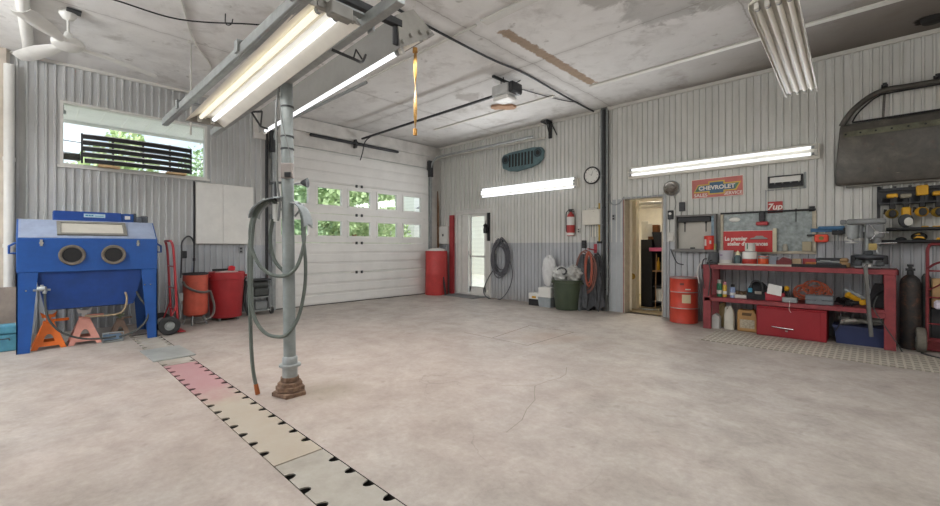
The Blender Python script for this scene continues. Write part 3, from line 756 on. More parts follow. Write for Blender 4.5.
b.loft([[(.20*math.cos(a)*f*(1+.12*math.sin(3*a+k)), .18*math.sin(a)*f, .665+z) for a in (2*PI*i/16 for i in range(16))] for k, (f, z) in enumerate(((1.1, 0), (1.05, .06), (.8, .12), (.4, .15)))])
tag(b.obj('rag', mat('pink_rag', 'b9a5a2', .9, 0, .2, 12)), 'crumpled pale rag heaped in the top of the red bin', 'rag', (.52, -5.19, 0), A90)
t = thing('spray_gun', 'red and black spray gun lying across the top of the red bin', 'spray gun', (.60, -5.22, .80), A90)
b = B(); b.box(-.19, .04, -.02, .02, 0, .035, .006); b.obj('barrel', M_BLACK, t)
b = B(); b.prism([(.02, -.01), (.13, .0), (.14, .06), (.08, .085), (.04, .05)], -.035, .035, bev=.01); b.obj('cup', mat('bright_red', 'c4232f', .4), t)
t = thing('pressure_washer', 'small grey machine on wheels between the red bin and the overhead door', 'pressure washer', (.38, -4.62, 0), A90)
b = B()
for sx in (-1, 1): b.tube([(sx*.15, -.12, .05), (sx*.15, -.12, .48), (sx*.15, .14, .62), (sx*.15, .14, .05)], .012, 6)
for z in (.07, .30): b.box(-.16, .16, -.13, .15, z, z+.015)
b.obj('frame', M_STEEL, t)
b = B(); b.box(-.12, .14, -.10, .10, .32, .46, .03, 2); b.cyl((-.13, 0, .52), (.12, 0, .52), .075); b.obj('motor', M_BHOSE, t)
b = B(); b.box(-.11, .11, -.11, .09, .085, .24, .02); b.obj('pump', mat('pump_grey', '85898a', .4, .4), t)
b = B(); b.box(-.15, .16, -.12, .12, .595, .625, .008); b.obj('top_tray', M_DARK, t)
for sx in (-1, 1):
    b = B(); b.lathe([(.02, -.02), (.06, -.02), (.065, 0), (.06, .02), (.02, .02)], c=(sx*.17, -.1, .065), axis='x'); b.obj('wheel', M_RUBBER, t)
b = B(); b.tube(spl([(-.22, -.05, .6), (-.26, -.06, .3), (-.22, -.08, .05), (-.18, .02, .03)]), .022); b.tube(spl([(-.16, -.05, .62), (-.22, -.02, .66), (-.26, -.02, .5), (-.28, -.05, .08)]), .014)
tag(b.obj('machine_hose', M_DARK), 'dark hose hanging on the left side of the small grey machine', 'hose', (.38, -4.62, 0), A90)

# wall cupboard with two flat white doors
t = thing('wall_cupboard', 'flat white two door cupboard on the wall above the red bin', 'cupboard', (.016, -5.06, 1.235), A90)
b = B(); b.box(-.45, .45, -.045, 0, 0, 1.035); b.obj('body', M_OFFW, t)
for x0, x1 in ((-.447, -.052), (-.046, .447)):
    b = B(); b.box(x0, x1, -.062, -.046, .006, 1.029, .003); b.obj('door', M_WHITE, t)
def outlet(loc, rz, label, m, w=.035, h=.06, name='outlet_box', cat='outlet'):
    t = thing(name, label, cat, loc, rz)
    b = B(); b.box(-w, w, -.03, 0, -h, h, .006); b.obj('box', m, t)
    b = B(); b.box(-w*.55, w*.55, -.036, -.03, h*.15, h*.7, .002); b.box(-w*.55, w*.55, -.036, -.03, -h*.7, -h*.15, .002); b.obj('socket', M_DARK, t)
outlet((.014, -4.81, 1.13), A90, 'grey socket box on the wall just below the white cupboard', M_GSTEEL)
outlet((.014, -5.665, 1.06), A90, 'dark socket box on the wall below the left corner of the white cupboard', M_DARK)
b = B(); b.tube(spl([(-.12, -.03, -.62), (-.11, -.05, -.2), (-.11, -.05, .0), (-.06, -.06, .10), (.0, -.05, .12), (.05, -.05, .05), (.07, -.04, -.1), (.06, -.03, -.6)]), .012)
tag(b.obj('wall_cable', M_DARK), 'dark cable arching on the wall behind the orange pot', 'cable', (.014, -5.60, 1.24), A90)
b = B(); b.tube([(0, -.02, 1.0), (0, -.02, 2.28)], .012); b.tube([(0, -.02, .95), (.0, -.02, 1.0)], .02); tag(b.obj('wall_conduit', M_DARK), 'dark upright conduit along the left edge of the white cupboard', 'conduit', (.016, -5.53, 0), A90)

# ------------------------------------------------------------------ air hose post
PX, PY = 4.789, -5.961
def cf(px, py, d=0): return ((px-290)*.0081, d, 1.2-(py-246.1)*.0081)
t = thing('steel_post', 'grey steel pipe post standing by the floor channel in a rusty foot', 'post', (PX, PY, 0), TH)
b = B(); b.cyl((0, 0, .10), (-.03, 0, 2.62), .047, n=20); b.obj('pipe', mat('post_grey', '858b8a', .5, .1, .14, 7), t)
b = B(); b.lathe([(.058, .13), (.058, .225), (.084, .23), (.084, .246), (.058, .25), (.058, .30), (.05, .31)], n=24); b.obj('flange_collar', M_STEEL, t)
b = B()
q = random.Random(2); zz = 0
for k in range(4):
    r = .135-.020*k; h = .036; b.xf(Matrix.Rotation(q.uniform(0, 1.2), 4, 'Z')@Matrix.Rotation(q.uniform(-.05, .05), 4, 'X'))
    b.lathe([(r*.9, zz), (r, zz+.004), (r, zz+h-.004), (r*.9, zz+h), (.0, zz+h)], n=5+k, smooth=False); zz += h
b.xf(); b.obj('rusty_foot', mat('rust_wrap', '745c4b', .9, .0, .3, 25, .4, 40), t)
b = B()
for z in (1.98, 2.08, 2.32): b.cyl((-.022, 0, z), (-.022, 0, z+.012), .052, n=20)
b.obj('strap', M_DARK, t)
# control box, lamp arm and hose saddles on the post
t = thing('switch_box', 'small grey control box strapped to the steel post', 'switch box', (PX, PY, 0), TH)
b = B(); b.box(-.04, .055, -.085, -.045, 1.74, 1.86, .006); b.obj('box', mat('dull_pink_grey', '8d8580', .5), t)
b = B(); b.box(-.005, .045, -.10, -.085, 1.745, 1.785, .004); b.obj('plug', M_BLACK, t)
b = B(); b.tube(spl([(-.05, -.05, 2.55), (-.09, -.05, 2.3), (-.085, -.05, 2.0), (-.085, -.04, 1.7), (-.06, -.05, 1.55), (-.07, -.06, 1.4)]), .009); b.tube(spl([(-.075, -.05, 2.5), (-.04, -.055, 2.2), (.02, -.06, 1.95), (.03, -.07, 1.86)]), .004)
tag(b.obj('post_cable', mat('grey_cable', '6d6f6d', .6)), 'grey cable running down the front of the steel post', 'cable', (PX, PY, 0), TH)
t = thing('spot_lamp', 'small dark cone lamp on an arm right of the steel post', 'lamp', (PX, PY, 0), TH)
b = B(); b.tube([(.04, -.02, 1.70), (.12, -.03, 1.71)], .007); b.obj('arm', M_STEEL, t)
b = B(); b.lathe([(.010, .10), (.02, .115), (.038, .15), (.04, .154), (.0, .15)], c=(0, -.03, 1.71), axis='x', n=18); b.obj('shade', M_DARK, t)
def saddle(sx, x0, x1, z0, z1, label):
    t = thing('hose_saddle', label, 'hose hanger', (PX, PY, 0), TH)
    b = B(); n_ = 10
    rings = []
    for i in range(n_+1):
        a = PI/2*i/n_
        x = x0+(x1-x0)*math.sin(a); z = z1+(z0-z1)*(1-math.cos(a))
        nx, nz = math.sin(a)*sx, math.cos(a)
        w = .09
        rings.append([(x, -w, z-.02), (x+nx*.006, -w, z-.012), (x+nx*.008, 0, z+.008), (x+nx*.006, w, z-.012), (x, w, z-.02), (x, 0, z-.002)])
    b.loft(rings); 
    b.obj('saddle', mat('dull_saddle', '83898a', .6, .1, .15, 10), t)
    b = B(); b.tube([(sx*.04, 0, z1-.12), (x0+(x1-x0)*.7, 0, z1-.02)], .008); b.tube([(sx*.04, 0, z1-.005), (x0+(x1-x0)*.3, 0, z1-.01)], .012); b.obj('brace', M_GSTEEL, t)
saddle(-1, -.05, -.29, 1.44, 1.60, 'left curved steel hose hanger on the steel post')
saddle(1, .04, .145, 1.37, 1.56, 'right curved steel hose hanger on the steel post')
t = thing('air_hose', 'long grey green air hose looped over the hangers on the steel post', 'hose', (PX, PY, 0), TH)
Q = lambda L_: spl([cf(*p) for p in L_], 5)
b = B()
b.tube(Q([(300, 203, -.03), (305, 225, -.03), (306, 245, -.05), (300, 266, -.06), (290, 275, -.075), (275, 274, -.07), (262, 264, -.05), (253, 246, -.03), (252, 226, -.02), (258, 209, -.02), (268, 200, -.01), (276, 204, 0), (272, 222, .01), (269, 240, .02), (274, 260, .01), (284, 271, -.01), (290, 276, -.02)]), .0145)
b.tube(Q([(301, 204, .02), (302, 235, .02), (304, 262, .03), (303, 290, .03), (298, 318, .0), (290, 333, -.06), (280, 335, -.07), (268, 331, -.06), (258, 318, -.05), (254, 300, -.04), (253, 270, -.03), (254, 235, -.03), (258, 214, -.025), (270, 199, -.02)]), .0145)
b.tube(Q([(270, 199, .03), (257, 210, .02), (251, 232, .0), (249, 260, .0), (251, 300, -.02), (253, 345, -.03), (255, 370, -.03), (258, 385, -.03)]), .0145)
b.obj('hose_line', M_HOSE, t)
b = B(); b.cyl(cf(257.6, 383, -.03), cf(259.6, 393, -.03), .017, .019); b.obj('brass_nozzle', M_BRASS, t)
t = thing('air_regulator', 'clear air regulator bowl with small pipes left of the steel post', 'regulator', (PX, PY, 0), TH)
b = B(); b.tube([(-.05, 0, 1.715), (-.12, 0, 1.715), (-.16, 0, 1.715)], .010); b.tube([(-.12, 0, 1.71), (-.115, 0, 1.45)], .013); b.obj('pipe', M_DARK, t)
b = B(); b.cyl((-.115, 0, 1.42), (-.115, 0, 1.54), .026, n=16); b.cyl((-.115, 0, 1.40), (-.115, 0, 1.42), .018); b.obj('bowl', mat('regulator_pale', 'd8dad6', .3), t)
UPK = 2.7
# ------------------------------------------------------------------ overhead: rails, lamps, fan, cables
b = B(); b.box(2.62, 6.5, -.03, .03, -.035, .035, .004); b.box(2.62, 6.5, -.012, .012, -.04, -.03)
tag(b.obj('strut_rail', M_STEEL), 'long grey steel strut on the fan side of the hanging tube lamp', 'rail', (0, -6.40, 2.55), group='overhead struts')
b = B(); b.box(-1.75, 1.75, -.03, .03, -.035, .035, .004)
tag(b.obj('strut_rail', M_STEEL), 'long grey steel strut resting on the post between the two hanging lamps', 'rail', (4.55, -5.985, 2.535), rot=(0, -.033, 0), group='overhead struts')
for x, lab in ((3.35, 'far'), (5.05, 'middle'), (5.95, 'near')):
    b = B(); b.box(x-.03, x+.03, -6.43, -5.96, 2.60, 2.612); b.box(x-.03, x+.03, -6.445, -6.43, 2.53, 2.612); b.box(x-.03, x+.03, -5.96, -5.945, 2.53, 2.612)
    tag(b.obj('rail_bracket', M_GSTEEL), 'flat steel bracket joining the two struts at the '+lab+' end' if lab != 'middle' else 'flat steel bracket joining the two struts over the middle of the lamp', 'bracket', group='brackets across the struts')
b = B(); b.box(-.025, .025, -.42, .36, -.025, .025, .004); b.box(-.008, .008, .30, .34, -.15, .0)
tag(b.obj('cross_strut', M_DARK), 'dark cross strut carrying the near end of the tilted lamp', 'strut', (5.86, -6.02, 2.72))
b = B(); b.tube([(0, -.10, 0), (0, .12, .06)], .012, 6); b.tube([(0, .02, .03), (.02, .10, -.10), (.05, .16, -.12)], .010, 6); b.tube([(.0, .12, .06), (.02, .1, -.1)], .008, 6)
tag(b.obj('wire_bracket', M_DARK), 'small bent wire bracket at the far end between the two hanging lamps', 'bracket', (3.75, -5.92, 2.50))
b = B(); b.cyl((0, 0, 2.59), (0, 0, H), .011, n=8); b.box(-.02, .02, -.03, .03, H-.03, H)
tag(b.obj('hanger_rod', M_OFFW), 'thin pale rod hanging from the ceiling near the high window', 'rod', (2.05, -6.03, 0))
def tube_lamp(name, label, loc, rot, L_, prof, tubes, mt, mh, group, sock=True, mtubes=None, ends=None):
    t = thing(name, label, 'tube lamp', loc, rot=rot, group=group)
    b = B()
    b.loft([[(x, y, z) for y, z in prof] for x in (-L_/2, L_/2)], closed=True, caps=True, smooth=False)
    b.obj('housing', mh, t)
    for i, (y, z) in enumerate(tubes):
        b = B(); b.cyl((-L_/2+.06, y, z), (L_/2-.06, y, z), .019, n=10, caps=True); tb = b.obj('fluorescent_tube', (mtubes or {}).get(i, mt), t)
        for s in (-1, 1):
            b = B(); b.cyl((s*(L_/2-.085), y, z), (s*(L_/2-.05), y, z), .0205, n=10); b.obj('end_cap', M_STEEL, tb)
            if sock: b = B(); b.box(*sorted((s*(L_/2-.05), s*(L_/2-.015))), y-.016, y+.016, z-.028, z+.05, .004); b.obj('lamp_holder', M_OFFW, t)
    for s in (-1, 1) if ends else ():
        b = B(); b.prism(ends, *sorted((s*L_/2, s*(L_/2+.012))), 'yz')
        for y, z in ends[:0] or [(y, max(z, .02)) for y, z in tubes]: b.cyl((s*(L_/2+.01), y, z+.01), (s*(L_/2+.035), y, z+.01), .016, n=10)
        b.obj('end_plate', mat('end_plate_grey', 'a09e98', .5, .1), t)
    return t
def shell(half, top, h, th=.006, drop=.0):              # folded reflector section, open below
    o = [(-half, 0), (-top, h), (top, h), (half, 0)]
    i = [(half-th, 0), (top-th, h-th), (.02, h-th), (.0, h-th-.02), (-.02, h-th), (-top+th, h-th), (-half+th, 0)]
    return o+i
FG = 'tube lamps'
tube_lamp('hanging_lamp', 'two tube lamp slung between the struts over the post, reflector facing down', (4.72, -6.225, 2.46), (.0, -.045, 0), 2.54,
          shell(.17, .075, .075), ((-.055, .035), (.055, .035)), M_TUBE, M_REFL, FG, mtubes={0: M_TUBEW}, ends=[(-.17, 0), (-.075, .075), (.075, .075), (.17, 0)])
b = B(); b.box(-.03, .03, -.07, .07, -.02, .06, .008); b.box(-.06, -.02, -.12, .12, .02, .05); tag(b.obj('lamp_ballast', mat('lamp_end_grey', '8d8b85', .5)), 'grey end plate at the near end of the two tube lamp', 'lamp end', (6.03, -6.21, 2.50))
tube_lamp('hanging_lamp', 'tilted grey backed tube lamp behind the post, its lower tube glowing', (4.60, -5.52, 2.60), (math.radians(33), -.04, 0), 2.54,
          [(-.19, 0), (-.085, .20), (.085, .20), (.19, 0), (.184, 0), (.08, .194), (-.08, .194), (-.184, 0)],
          ((-.150, -.012), (-.05, .04), (.05, .04), (.13, .02)), M_TUBEOFF, mat('lamp_back_grey', '8b8985', .5, .1, .08, 4), FG, mtubes={0: M_TUBE}, ends=[(-.19, 0), (-.085, .2), (.085, .2), (.19, 0)])
for nm, loc_, rot_, e_ in (('hanging_lamp_light', (4.72, -6.225, 2.40), (0, 0, 0), 8), ('tilted_lamp_light', (4.60, -5.50, 2.57), (math.radians(33), 0, 0), 45)):
    l = bpy.data.lights.new(nm, 'AREA'); l.shape = 'RECTANGLE'; l.size = 2.4; l.size_y = .28; l.energy = e_; l.color = (1, .99, .97)
    o = bpy.data.objects.new(nm, l); COL.objects.link(o); o.location = loc_; o.rotation_euler = rot_
b = B(); b.tube(spl([(5.62, -6.04, 2.50), (5.66, -5.90, 2.47), (5.60, -5.80, 2.50), (5.52, -5.72, 2.60)]), .010); b.tube([(5.62, -5.88, 2.49), (5.62, -5.86, 2.56), (5.60, -5.80, 2.52)], .006)
tag(b.obj('lamp_cable', M_DARK), 'short dark cable between the two hanging lamps', 'cable')
tube_lamp('ceiling_lamp', 'four tube unlit lamp hung below the ceiling over the workbench', (7.63, -2.32, 3.01), (0, 0, PI/2+math.radians(1.5)), 2.55,
          [(-.15, 0), (-.15, .05), (-.09, .10), (.09, .10), (.15, .05), (.15, 0), (.144, 0), (.144, .045), (.08, .058), (-.08, .058), (-.144, .045), (-.144, 0)],
          ((-.1, .03), (-.034, .03), (.034, .03), (.1, .03)), M_TUBEOFF, mat('lamp_side_cream', 'cfccc2', .4, 0, .06), FG)
for x, y, lab in ((7.63, -1.35, 'far'), (7.68, -3.3, 'near')):
    b = B(); b.cyl((x, y, 3.10), (x, y, H), .006, n=6); tag(b.obj('lamp_chain', M_STEEL), 'thin chain holding the '+lab+' end of the unlit four tube lamp', 'chain')
def wall_lamp(loc, L_, label, tubes, tilt, hh):
    l = bpy.data.lights.new('wall_lamp_light', 'AREA'); l.shape = 'RECTANGLE'; l.size = L_-.1; l.size_y = .2; l.energy = 42 if loc[0] < 4 else 26; l.color = (.97, .985, 1)
    o = bpy.data.objects.new('wall_lamp_light', l); COL.objects.link(o); o.location = (loc[0], loc[1]-.125, loc[2]); o.rotation_euler = (PI/2, 0, PI)
    return tube_lamp('wall_lamp', label, loc, (-tilt, 0, 0), L_,
        [(-.0, -hh), (-.0, hh), (-.04, hh), (-.085, hh*.45), (-.085, -hh*.45), (-.04, -hh)], tubes, M_TUBE, M_REFL, FG)
wall_lamp((2.80, -.02, 2.44), 2.58, 'lit white tube lamp on the right wall under the car grille shell', ((-.055, .085), (-.098, .03), (-.098, -.03), (-.055, -.085)), 0, .09)
wall_lamp((6.385, -.02, 2.49), 2.62, 'lit white tube lamp on the right wall above the red advertising signs', ((-.10, .045), (-.10, -.045)), 0, .10)

# ceiling fan
t = thing('ceiling_fan', 'white three blade ceiling fan in front of the high window', 'fan', (1.85, -7.13, 3.40))
b = B(); b.cyl((0, 0, .09), (0, 0, .30), .012); b.lathe([(.012, .10), (.045, .06), (.03, .13), (.012, .14)]); b.obj('downrod', M_WHITE, t)
b = B(); b.lathe([(.0, .363), (.075, .363), (.08, .33), (.05, .28), (.02, .265), (.0, .26)], n=24); b.obj('canopy', M_WHITE, t)
b = B(); b.lathe([(.0, -.055), (.09, -.05), (.135, -.02), (.14, .02), (.12, .055), (.06, .07), (.0, .075)], n=30); b.obj('motor_housing', M_WHITE, t)
b = B(); b.box(.03, .15, -.02, .10, .335, .35); b.obj('broken_cover', M_DARK, t)
for a, ln in ((-27, .78), (107, .84), (206, .82)):
    b = B().xf(Matrix.Rotation(math.radians(a), 4, 'Z')@Matrix.Rotation(.20, 4, 'X'))
    rg = []
    for i in range(13):
        f = i/12; x = .13+(ln-.13)*f; wd = (.045+.045*min(1, f*2.2))*(1 if f < .94 else .8)
        dz = -.03*f*f
        rg.append([(x, wd*c_, dz-.025*(1-c_*c_)+e_) for c_, e_ in ((-1, 0), (-.5, .0), (0, .0), (.5, 0), (1, 0), (1, .004), (.5, .004), (0, .004), (-.5, .004), (-1, .004))])
    b.loft(rg); b.obj('blade', M_WHITE, t)
# fly strip
t = thing('fly_strip', 'yellow brown sticky fly strip hanging by the near end of the tilted lamp', 'fly strip', (5.61, -5.33, 2.72))
b = B(); b.loft([[(.013*math.cos(z*9), .013*math.sin(z*9), -z), (.013*math.cos(z*9)+.002, .013*math.sin(z*9)+.002, -z), (-.013*math.cos(z*9)+.002, -.013*math.sin(z*9)+.002, -z), (-.013*math.cos(z*9), -.013*math.sin(z*9), -z)] for z in (i*.02 for i in range(31))], smooth=False); b.obj('sticky_strip', mat('fly_paper', '98763f', .4, 0, .2, 30), t)
b = B(); b.lathe([(.0, .04), (.018, .035), (.02, 0), (.0, -.01)]); b.cyl((0, 0, -.65), (0, 0, -.60), .016); b.obj('cartridge', mat('fly_cap', 'a97b35', .5), t)
b = B(); b.cyl((0, 0, .035), (0, 0, H-2.72), .0015, n=5); b.obj('string', M_OFFW, t)
# ceiling wiring
def cable(label, pts, r, m, name='ceiling_cable', cat='cable', k=6):
    b = B(); b.tube(spl(pts, k), r, 7); return tag(b.obj(name, m), label, cat)
c_ = H-.016
cable('dark conduit crossing the ceiling above the door opener', [(4.60, -5.2, c_), (4.50, -4.5, c_), (4.50, -3.2, c_-.03), (4.50, -2.4, c_), (4.46, -1.2, c_-.02), (4.40, -.3, c_), (4.40, -.06, c_)], .015, M_DARK, 'ceiling_conduit', 'conduit')
cable('black cable sagging along the ceiling by the fan', [(2.45, -7.5, c_), (2.58, -6.85, c_-.02), (2.69, -6.28, c_-.05), (3.1, -5.67, c_-.02), (3.3, -5.3, c_)], .008, M_BLACK)
cable('pale thin conduit on the ceiling between the fan and the lamps', [(3.5, -6.6, c_), (3.055, -6.35, c_), (2.2, -6.05, c_), (1.51, -5.68, c_), (1.30, -5.62, c_-.0)], .012, M_OFFW)
cable('thin grey cable on the ceiling from the door opener to the conduit', [(4.05, -2.2, c_), (4.15, -1.6, c_), (4.3, -1.0, c_), (4.44, -.7, c_)], .008, M_DARK)
b = B(); b.tube(spl([(0, 0, 0), (0, 0, -.10), (.03, .02, -.13), (.07, .04, -.12), (.08, .05, -.07)]), .006); tag(b.obj('ceiling_hook', M_DARK), 'dark hook in the ceiling near the black cable', 'hook', (3.05, -5.93, H))
b = B(); b.lathe([(.0, 0), (.10, 0), (.10, -.02), (.085, -.05), (.0, -.06)], n=20); tag(b.obj('smoke_detector', mat('black_disc', '1b1918', .7)), 'black round disc on the ceiling at the right edge of the view', 'detector', (8.70, -.42, H))
# plaster patch hanging loose under the opener
b = B()
pts = [(-.30, -.10), (-.12, -.16), (.02, -.12), (.18, -.17), (.30, -.05), (.26, .10), (.10, .14), (-.05, .10), (-.22, .12), (-.32, .02)]
b.prism([(x*.75, y*.75) for x, y in pts], -.035, -.001, 'xy'); tag(b.obj('ceiling_patch', mat('bared_card', 'a9876d', .9, 0, .12, 6)), 'ragged brown bared patch on the ceiling beyond the door opener', 'patch', (3.33, -1.42, H), .75)

# tube lamps added behind and beside the camera for fill light
def fill_lamp(x, y, rz, e, label, z=2.9):
    t = tube_lamp('fill_lamp', label, (x, y, z), (0, 0, rz), 2.5, shell(.18, .07, .10), ((-.055, .03), (.055, .03)), M_TUBE, M_REFL, FG)
    for xx in (-.9, .9):
        b = B(); b.cyl((xx, 0, .1), (xx, 0, H-z-.006), .006, n=6); b.obj('chain', M_STEEL, t)
    for nm, up, k in (('fill_lamp_light', 0, 1), ('fill_lamp_uplight', PI, UPK)):   # added uplight brightens the ceiling
        l = bpy.data.lights.new(nm, 'AREA'); l.shape = 'RECTANGLE'; l.size = 2.4; l.size_y = .3; l.energy = e*k; l.color = (.97, .985, 1)
        o = bpy.data.objects.new(nm, l); COL.objects.link(o); o.location = (x, y, z-.05 if not up else z+.14); o.rotation_euler = (up, 0, rz)
# ------------------------------------------------------------------ right wall, corner to the store room door
W_ = -.016                                              # face of the wall ribs
# corner
b = B(); b.prism([(-.02, 0), (.035, 0), (.055, 2.2), (.03, 2.62), (.015, 2.62), (-.0, 2.2)], -.025, .0, 'xz', .004)
tag(b.obj('wooden_pole', mat('brown_wood', '7f5f45', .7, 0, .2, 10)), 'dark brown wooden pole leaning in the corner behind the red drum', 'pole', (.06, -.08, 0), 0, rot=(.015, 0, 0))
t = thing('fuse_box', 'white metal box on the wall above the tall red drum', 'box', (.27, W_, 1.25))
b = B(); b.box(-.17, .17, -.09, 0, 0, .46, .008); b.obj('box', M_OFFW, t)
b = B(); b.box(-.155, .155, -.10, -.09, .015, .445, .004); b.obj('cover', M_WHITE, t)
b = B(); b.box(-.02, .02, -.11, -.10, .20, .26); b.obj('latch', M_DARK, t)
t = thing('drum', 'tall narrow red drum with a white lid in the corner by the overhead door', 'drum', (.36, -.42, 0))
b = B(); b.lathe([(.0, 0), (.275, .0), (.28, .02), (.275, .5), (.28, .52), (.275, .54), (.27, 1.06), (.265, 1.08), (.0, 1.08)], n=30); b.obj('body', mat('corner_red', 'b03a38', .5, 0, .12, 6), t)
b = B(); b.lathe([(.0, 1.155), (.10, 1.15), (.21, 1.12), (.24, 1.085), (.0, 1.08)], n=24); b.obj('lid', M_WHITE, t)
b = B(); b.prism([(-.30, 0), (-.27, 0), (-.285, 1.1), (-.295, 1.1)], -.04, 0); tag(b.obj('wood_lath', M_WOOD), 'thin pale stick leaning on the left of the tall red drum', 'stick', (.36, -.5, 0))
b = B(); b.prism([(-.02, 0), (.03, 0), (-.06, .45), (-.09, .45)], -.03, 0); tag(b.obj('wood_lath', M_DARK), 'dark short stick leaning on the right of the tall red drum', 'stick', (.70, -.42, 0))
b = B(); b.box(-.07, .075, -.05, 0, 0, 1.98, .003); b.box(-.03, .0, -.058, -.05, .9, .96); tag(b.obj('red_post', mat('red_board', 'a83c40', .6, 0, .12, 4)), 'upright red painted board left of the entrance door', 'board', (.52, W_, 0))
cp = B(); cp.tube(spl([(.10, -.42, 3.10), (.12, -.30, 3.35), (.3, -.12, 3.46), (.6, -.07, 3.48)]), .018); cp.tube([(.6, -.07, 3.48), (3.33, -.07, 3.44)], .022)
tag(cp.obj('air_pipe', M_OFFW), 'white pipe running high along the right wall from the corner', 'pipe')
b = B(); b.box(-.04, .04, -.03, 0, -.30, .02); b.box(-.10, .06, -.22, .0, .0, .03); b.tube([(.0, -.02, -.28), (.02, -.20, .0)], .012); b.tube([(.16, -.02, -.26), (.03, -.03, .0)], .012)
tag(b.obj('wall_bracket', M_DARK), 'black iron bracket at the end of the white pipe near the ceiling', 'bracket', (3.43, W_, H-.05))

# entrance door with storm door, looking out on a neighbour's siding
x0, x1 = DR[0], DR[1]
b = B(); b.frame(x0, x1, 0, DR[3], .045, -.03, .14); b.box(x0-.02, x1+.02, -.026, -.014, DR[3], DR[3]+.05)
d2 = struct(b.obj('door_2', M_DOORW))
b = B(); b.box(x0+.05, x0+.16, .0, .05, .05, 1.98); b.box(x0+.17, x0+.36, .02, .06, .05, 1.98); b.obj('side_panel', M_WHITE, d2)
b = B(); b.frame(x0+.38, x1-.20, .03, 1.98, .06, .05, .085); b.box(x0+.38, x1-.20, .05, .085, .09, .22); b.box(x0+.40, x1-.22, .05, .085, .93, .97); sd = b.obj('storm_door', M_WHITE, d2)
b = B(); b.box(x0+.44, x1-.26, .064, .070, .22, 1.92); b.obj('door_pane', M_GLASS, sd)
b = B(); b.tube([(x0+.41, .05, .98), (x0+.41, .0, .98), (x0+.41, .0, 1.08)], .009); b.obj('door_handle', M_CHROME, sd)
b = B(); b.box(x1-.19, x1-.05, .03, .08, .05, 1.98); b.obj('mullion', M_OFFW, d2)
b = B(); b.box(x1-.105, x1-.005, -.035, .03, 1.32, 1.98, .004); b.obj('black_strip', M_BLACK, d2)
b = B(); b.box(x0+.02, x1-.02, -.04, .16, .0, .025); b.obj('threshold', M_STEEL, d2)
b = B(); b.box(-.62, .46, -.42, 0, 0, .012, .003); tag(b.obj('door_mat', mat('grey_mat', '7d7d7d', .9, 0, .1, 30)), 'grey rubber mat on the floor at the entrance door', 'mat', (1.22, -.06, 0))
b = B(); b.lathe([(.0, -.10), (.05, -.10), (.055, .0), (.04, .05), (.06, .09), (.0, .13)], n=10); b.tube([(.05, 0, 0), (.08, .0, .06)], .018, 6); b.tube([(0, 0, .12), (0, .02, .2)], .006)
tag(b.obj('work_glove', M_BLACK), 'black work glove hanging by the right side of the entrance door', 'glove', (x1-.10, -.09, 1.60))
# hose coil right of the door
t = thing('cable_coil', 'thick dark cable coil hung on the wall right of the entrance door', 'cable coil', (2.16, W_, 0))
b = B(); b.tube(coil((.0, -.10, .93), .22, .36, 11, .05, .07, seed=4), .013, 6); b.obj('coil', mat('dark_cable', '57575c', .6, 0, .2, 30), t)
b = B(); b.tube(spl([(-.18, -.07, .7), (-.36, -.1, .45), (-.46, -.14, .15), (-.25, -.2, .012), (.05, -.16, .012), (.25, -.1, .25), (.33, -.07, .6), (.22, -.07, .95)]), .012, 6); b.obj('loose_loop', mat('dark_cable', '57575c'), t)
b = B(); b.tube(spl([(-.16, -.05, 1.02), (-.20, -.05, 1.30), (-.12, -.06, 1.40), (-.03, -.06, 1.37), (.0, -.06, 1.25)]), .014); b.obj('white_pipe_hook', M_WHITE, t)
b = B(); b.cyl((0, 0, 1.27), (0, -.13, 1.29), .012); b.box(-.03, .03, -.012, 0, 1.2, 1.34); b.obj('hook', M_DARK, t)
# grille shell with headlamp holes
t = thing('grille_shell', 'faded teal car grille shell with round lamp holes hung high on the right wall', 'grille', (2.745, W_, 3.06))
b = B()
out = [(-.55, .10), (-.50, .17), (-.30, .20), (.30, .22), (.50, .20), (.565, .12), (.54, -.05), (.44, -.13), (.25, -.19), (-.15, -.235), (-.35, -.20), (-.52, -.12)]
b.prism(out, -.10, -.02, bev=.015); b.obj('shell', mat('faded_teal', '5c7478', .55, .1, .2, 6), t)
for k in range(8):
    x = -.31+.085*k; b = B(); b.prism([(x-.022, -.13), (x+.022, -.12), (x+.026, .15), (x-.02, .15)], -.105, -.095); b.obj('grille_slot', M_BLACK, t)
for x, z in ((-.43, .05), (.43, .09)):
    b = B(); b.lathe([(.0, -.098), (.055, -.098), (.058, -.108), (.085, -.118), (.095, -.112), (.095, -.09), (.0, -.09)], c=(x, 0, z), axis='y'); b.obj('lamp_bezel', mat('dark_teal', '364549', .5, .2), t)
    b = B(); b.lathe([(.0, -.102), (.052, -.102), (.05, -.09), (.0, -.09)], c=(x, 0, z), axis='y'); b.obj('lamp_hole', M_BLACK, t)
# clock
t = thing('wall_clock', 'round white faced wall clock with a dark rim', 'clock', (4.355, W_, 2.545))
b = B(); b.lathe([(.145, 0), (.165, 0), (.168, -.03), (.15, -.045), (.14, -.03), (.0, -.028)], axis='y', n=36); b.obj('rim', M_DARK, t)
b = B(); b.lathe([(.0, -.031), (.142, -.031), (.142, -.026), (.0, -.026)], axis='y', n=36); f_ = b.obj('face', M_WHITE, t)
b = B()
for k in range(12):
    a = k*PI/6; r = .122; b.box(r*math.sin(a)-.004, r*math.sin(a)+.004, -.033, -.031, r*math.cos(a)-.008, r*math.cos(a)+.008)
b.obj('hour_mark', M_BLACK, f_)
for a, r in ((-1.0, .075), (.35, .11)):
    b = B(); b.prism([(-.004*math.cos(a), .004*math.sin(a)), (.004*math.cos(a), -.004*math.sin(a)), (r*math.sin(a), r*math.cos(a))], -.036, -.034); b.obj('hand', M_BLACK, t)
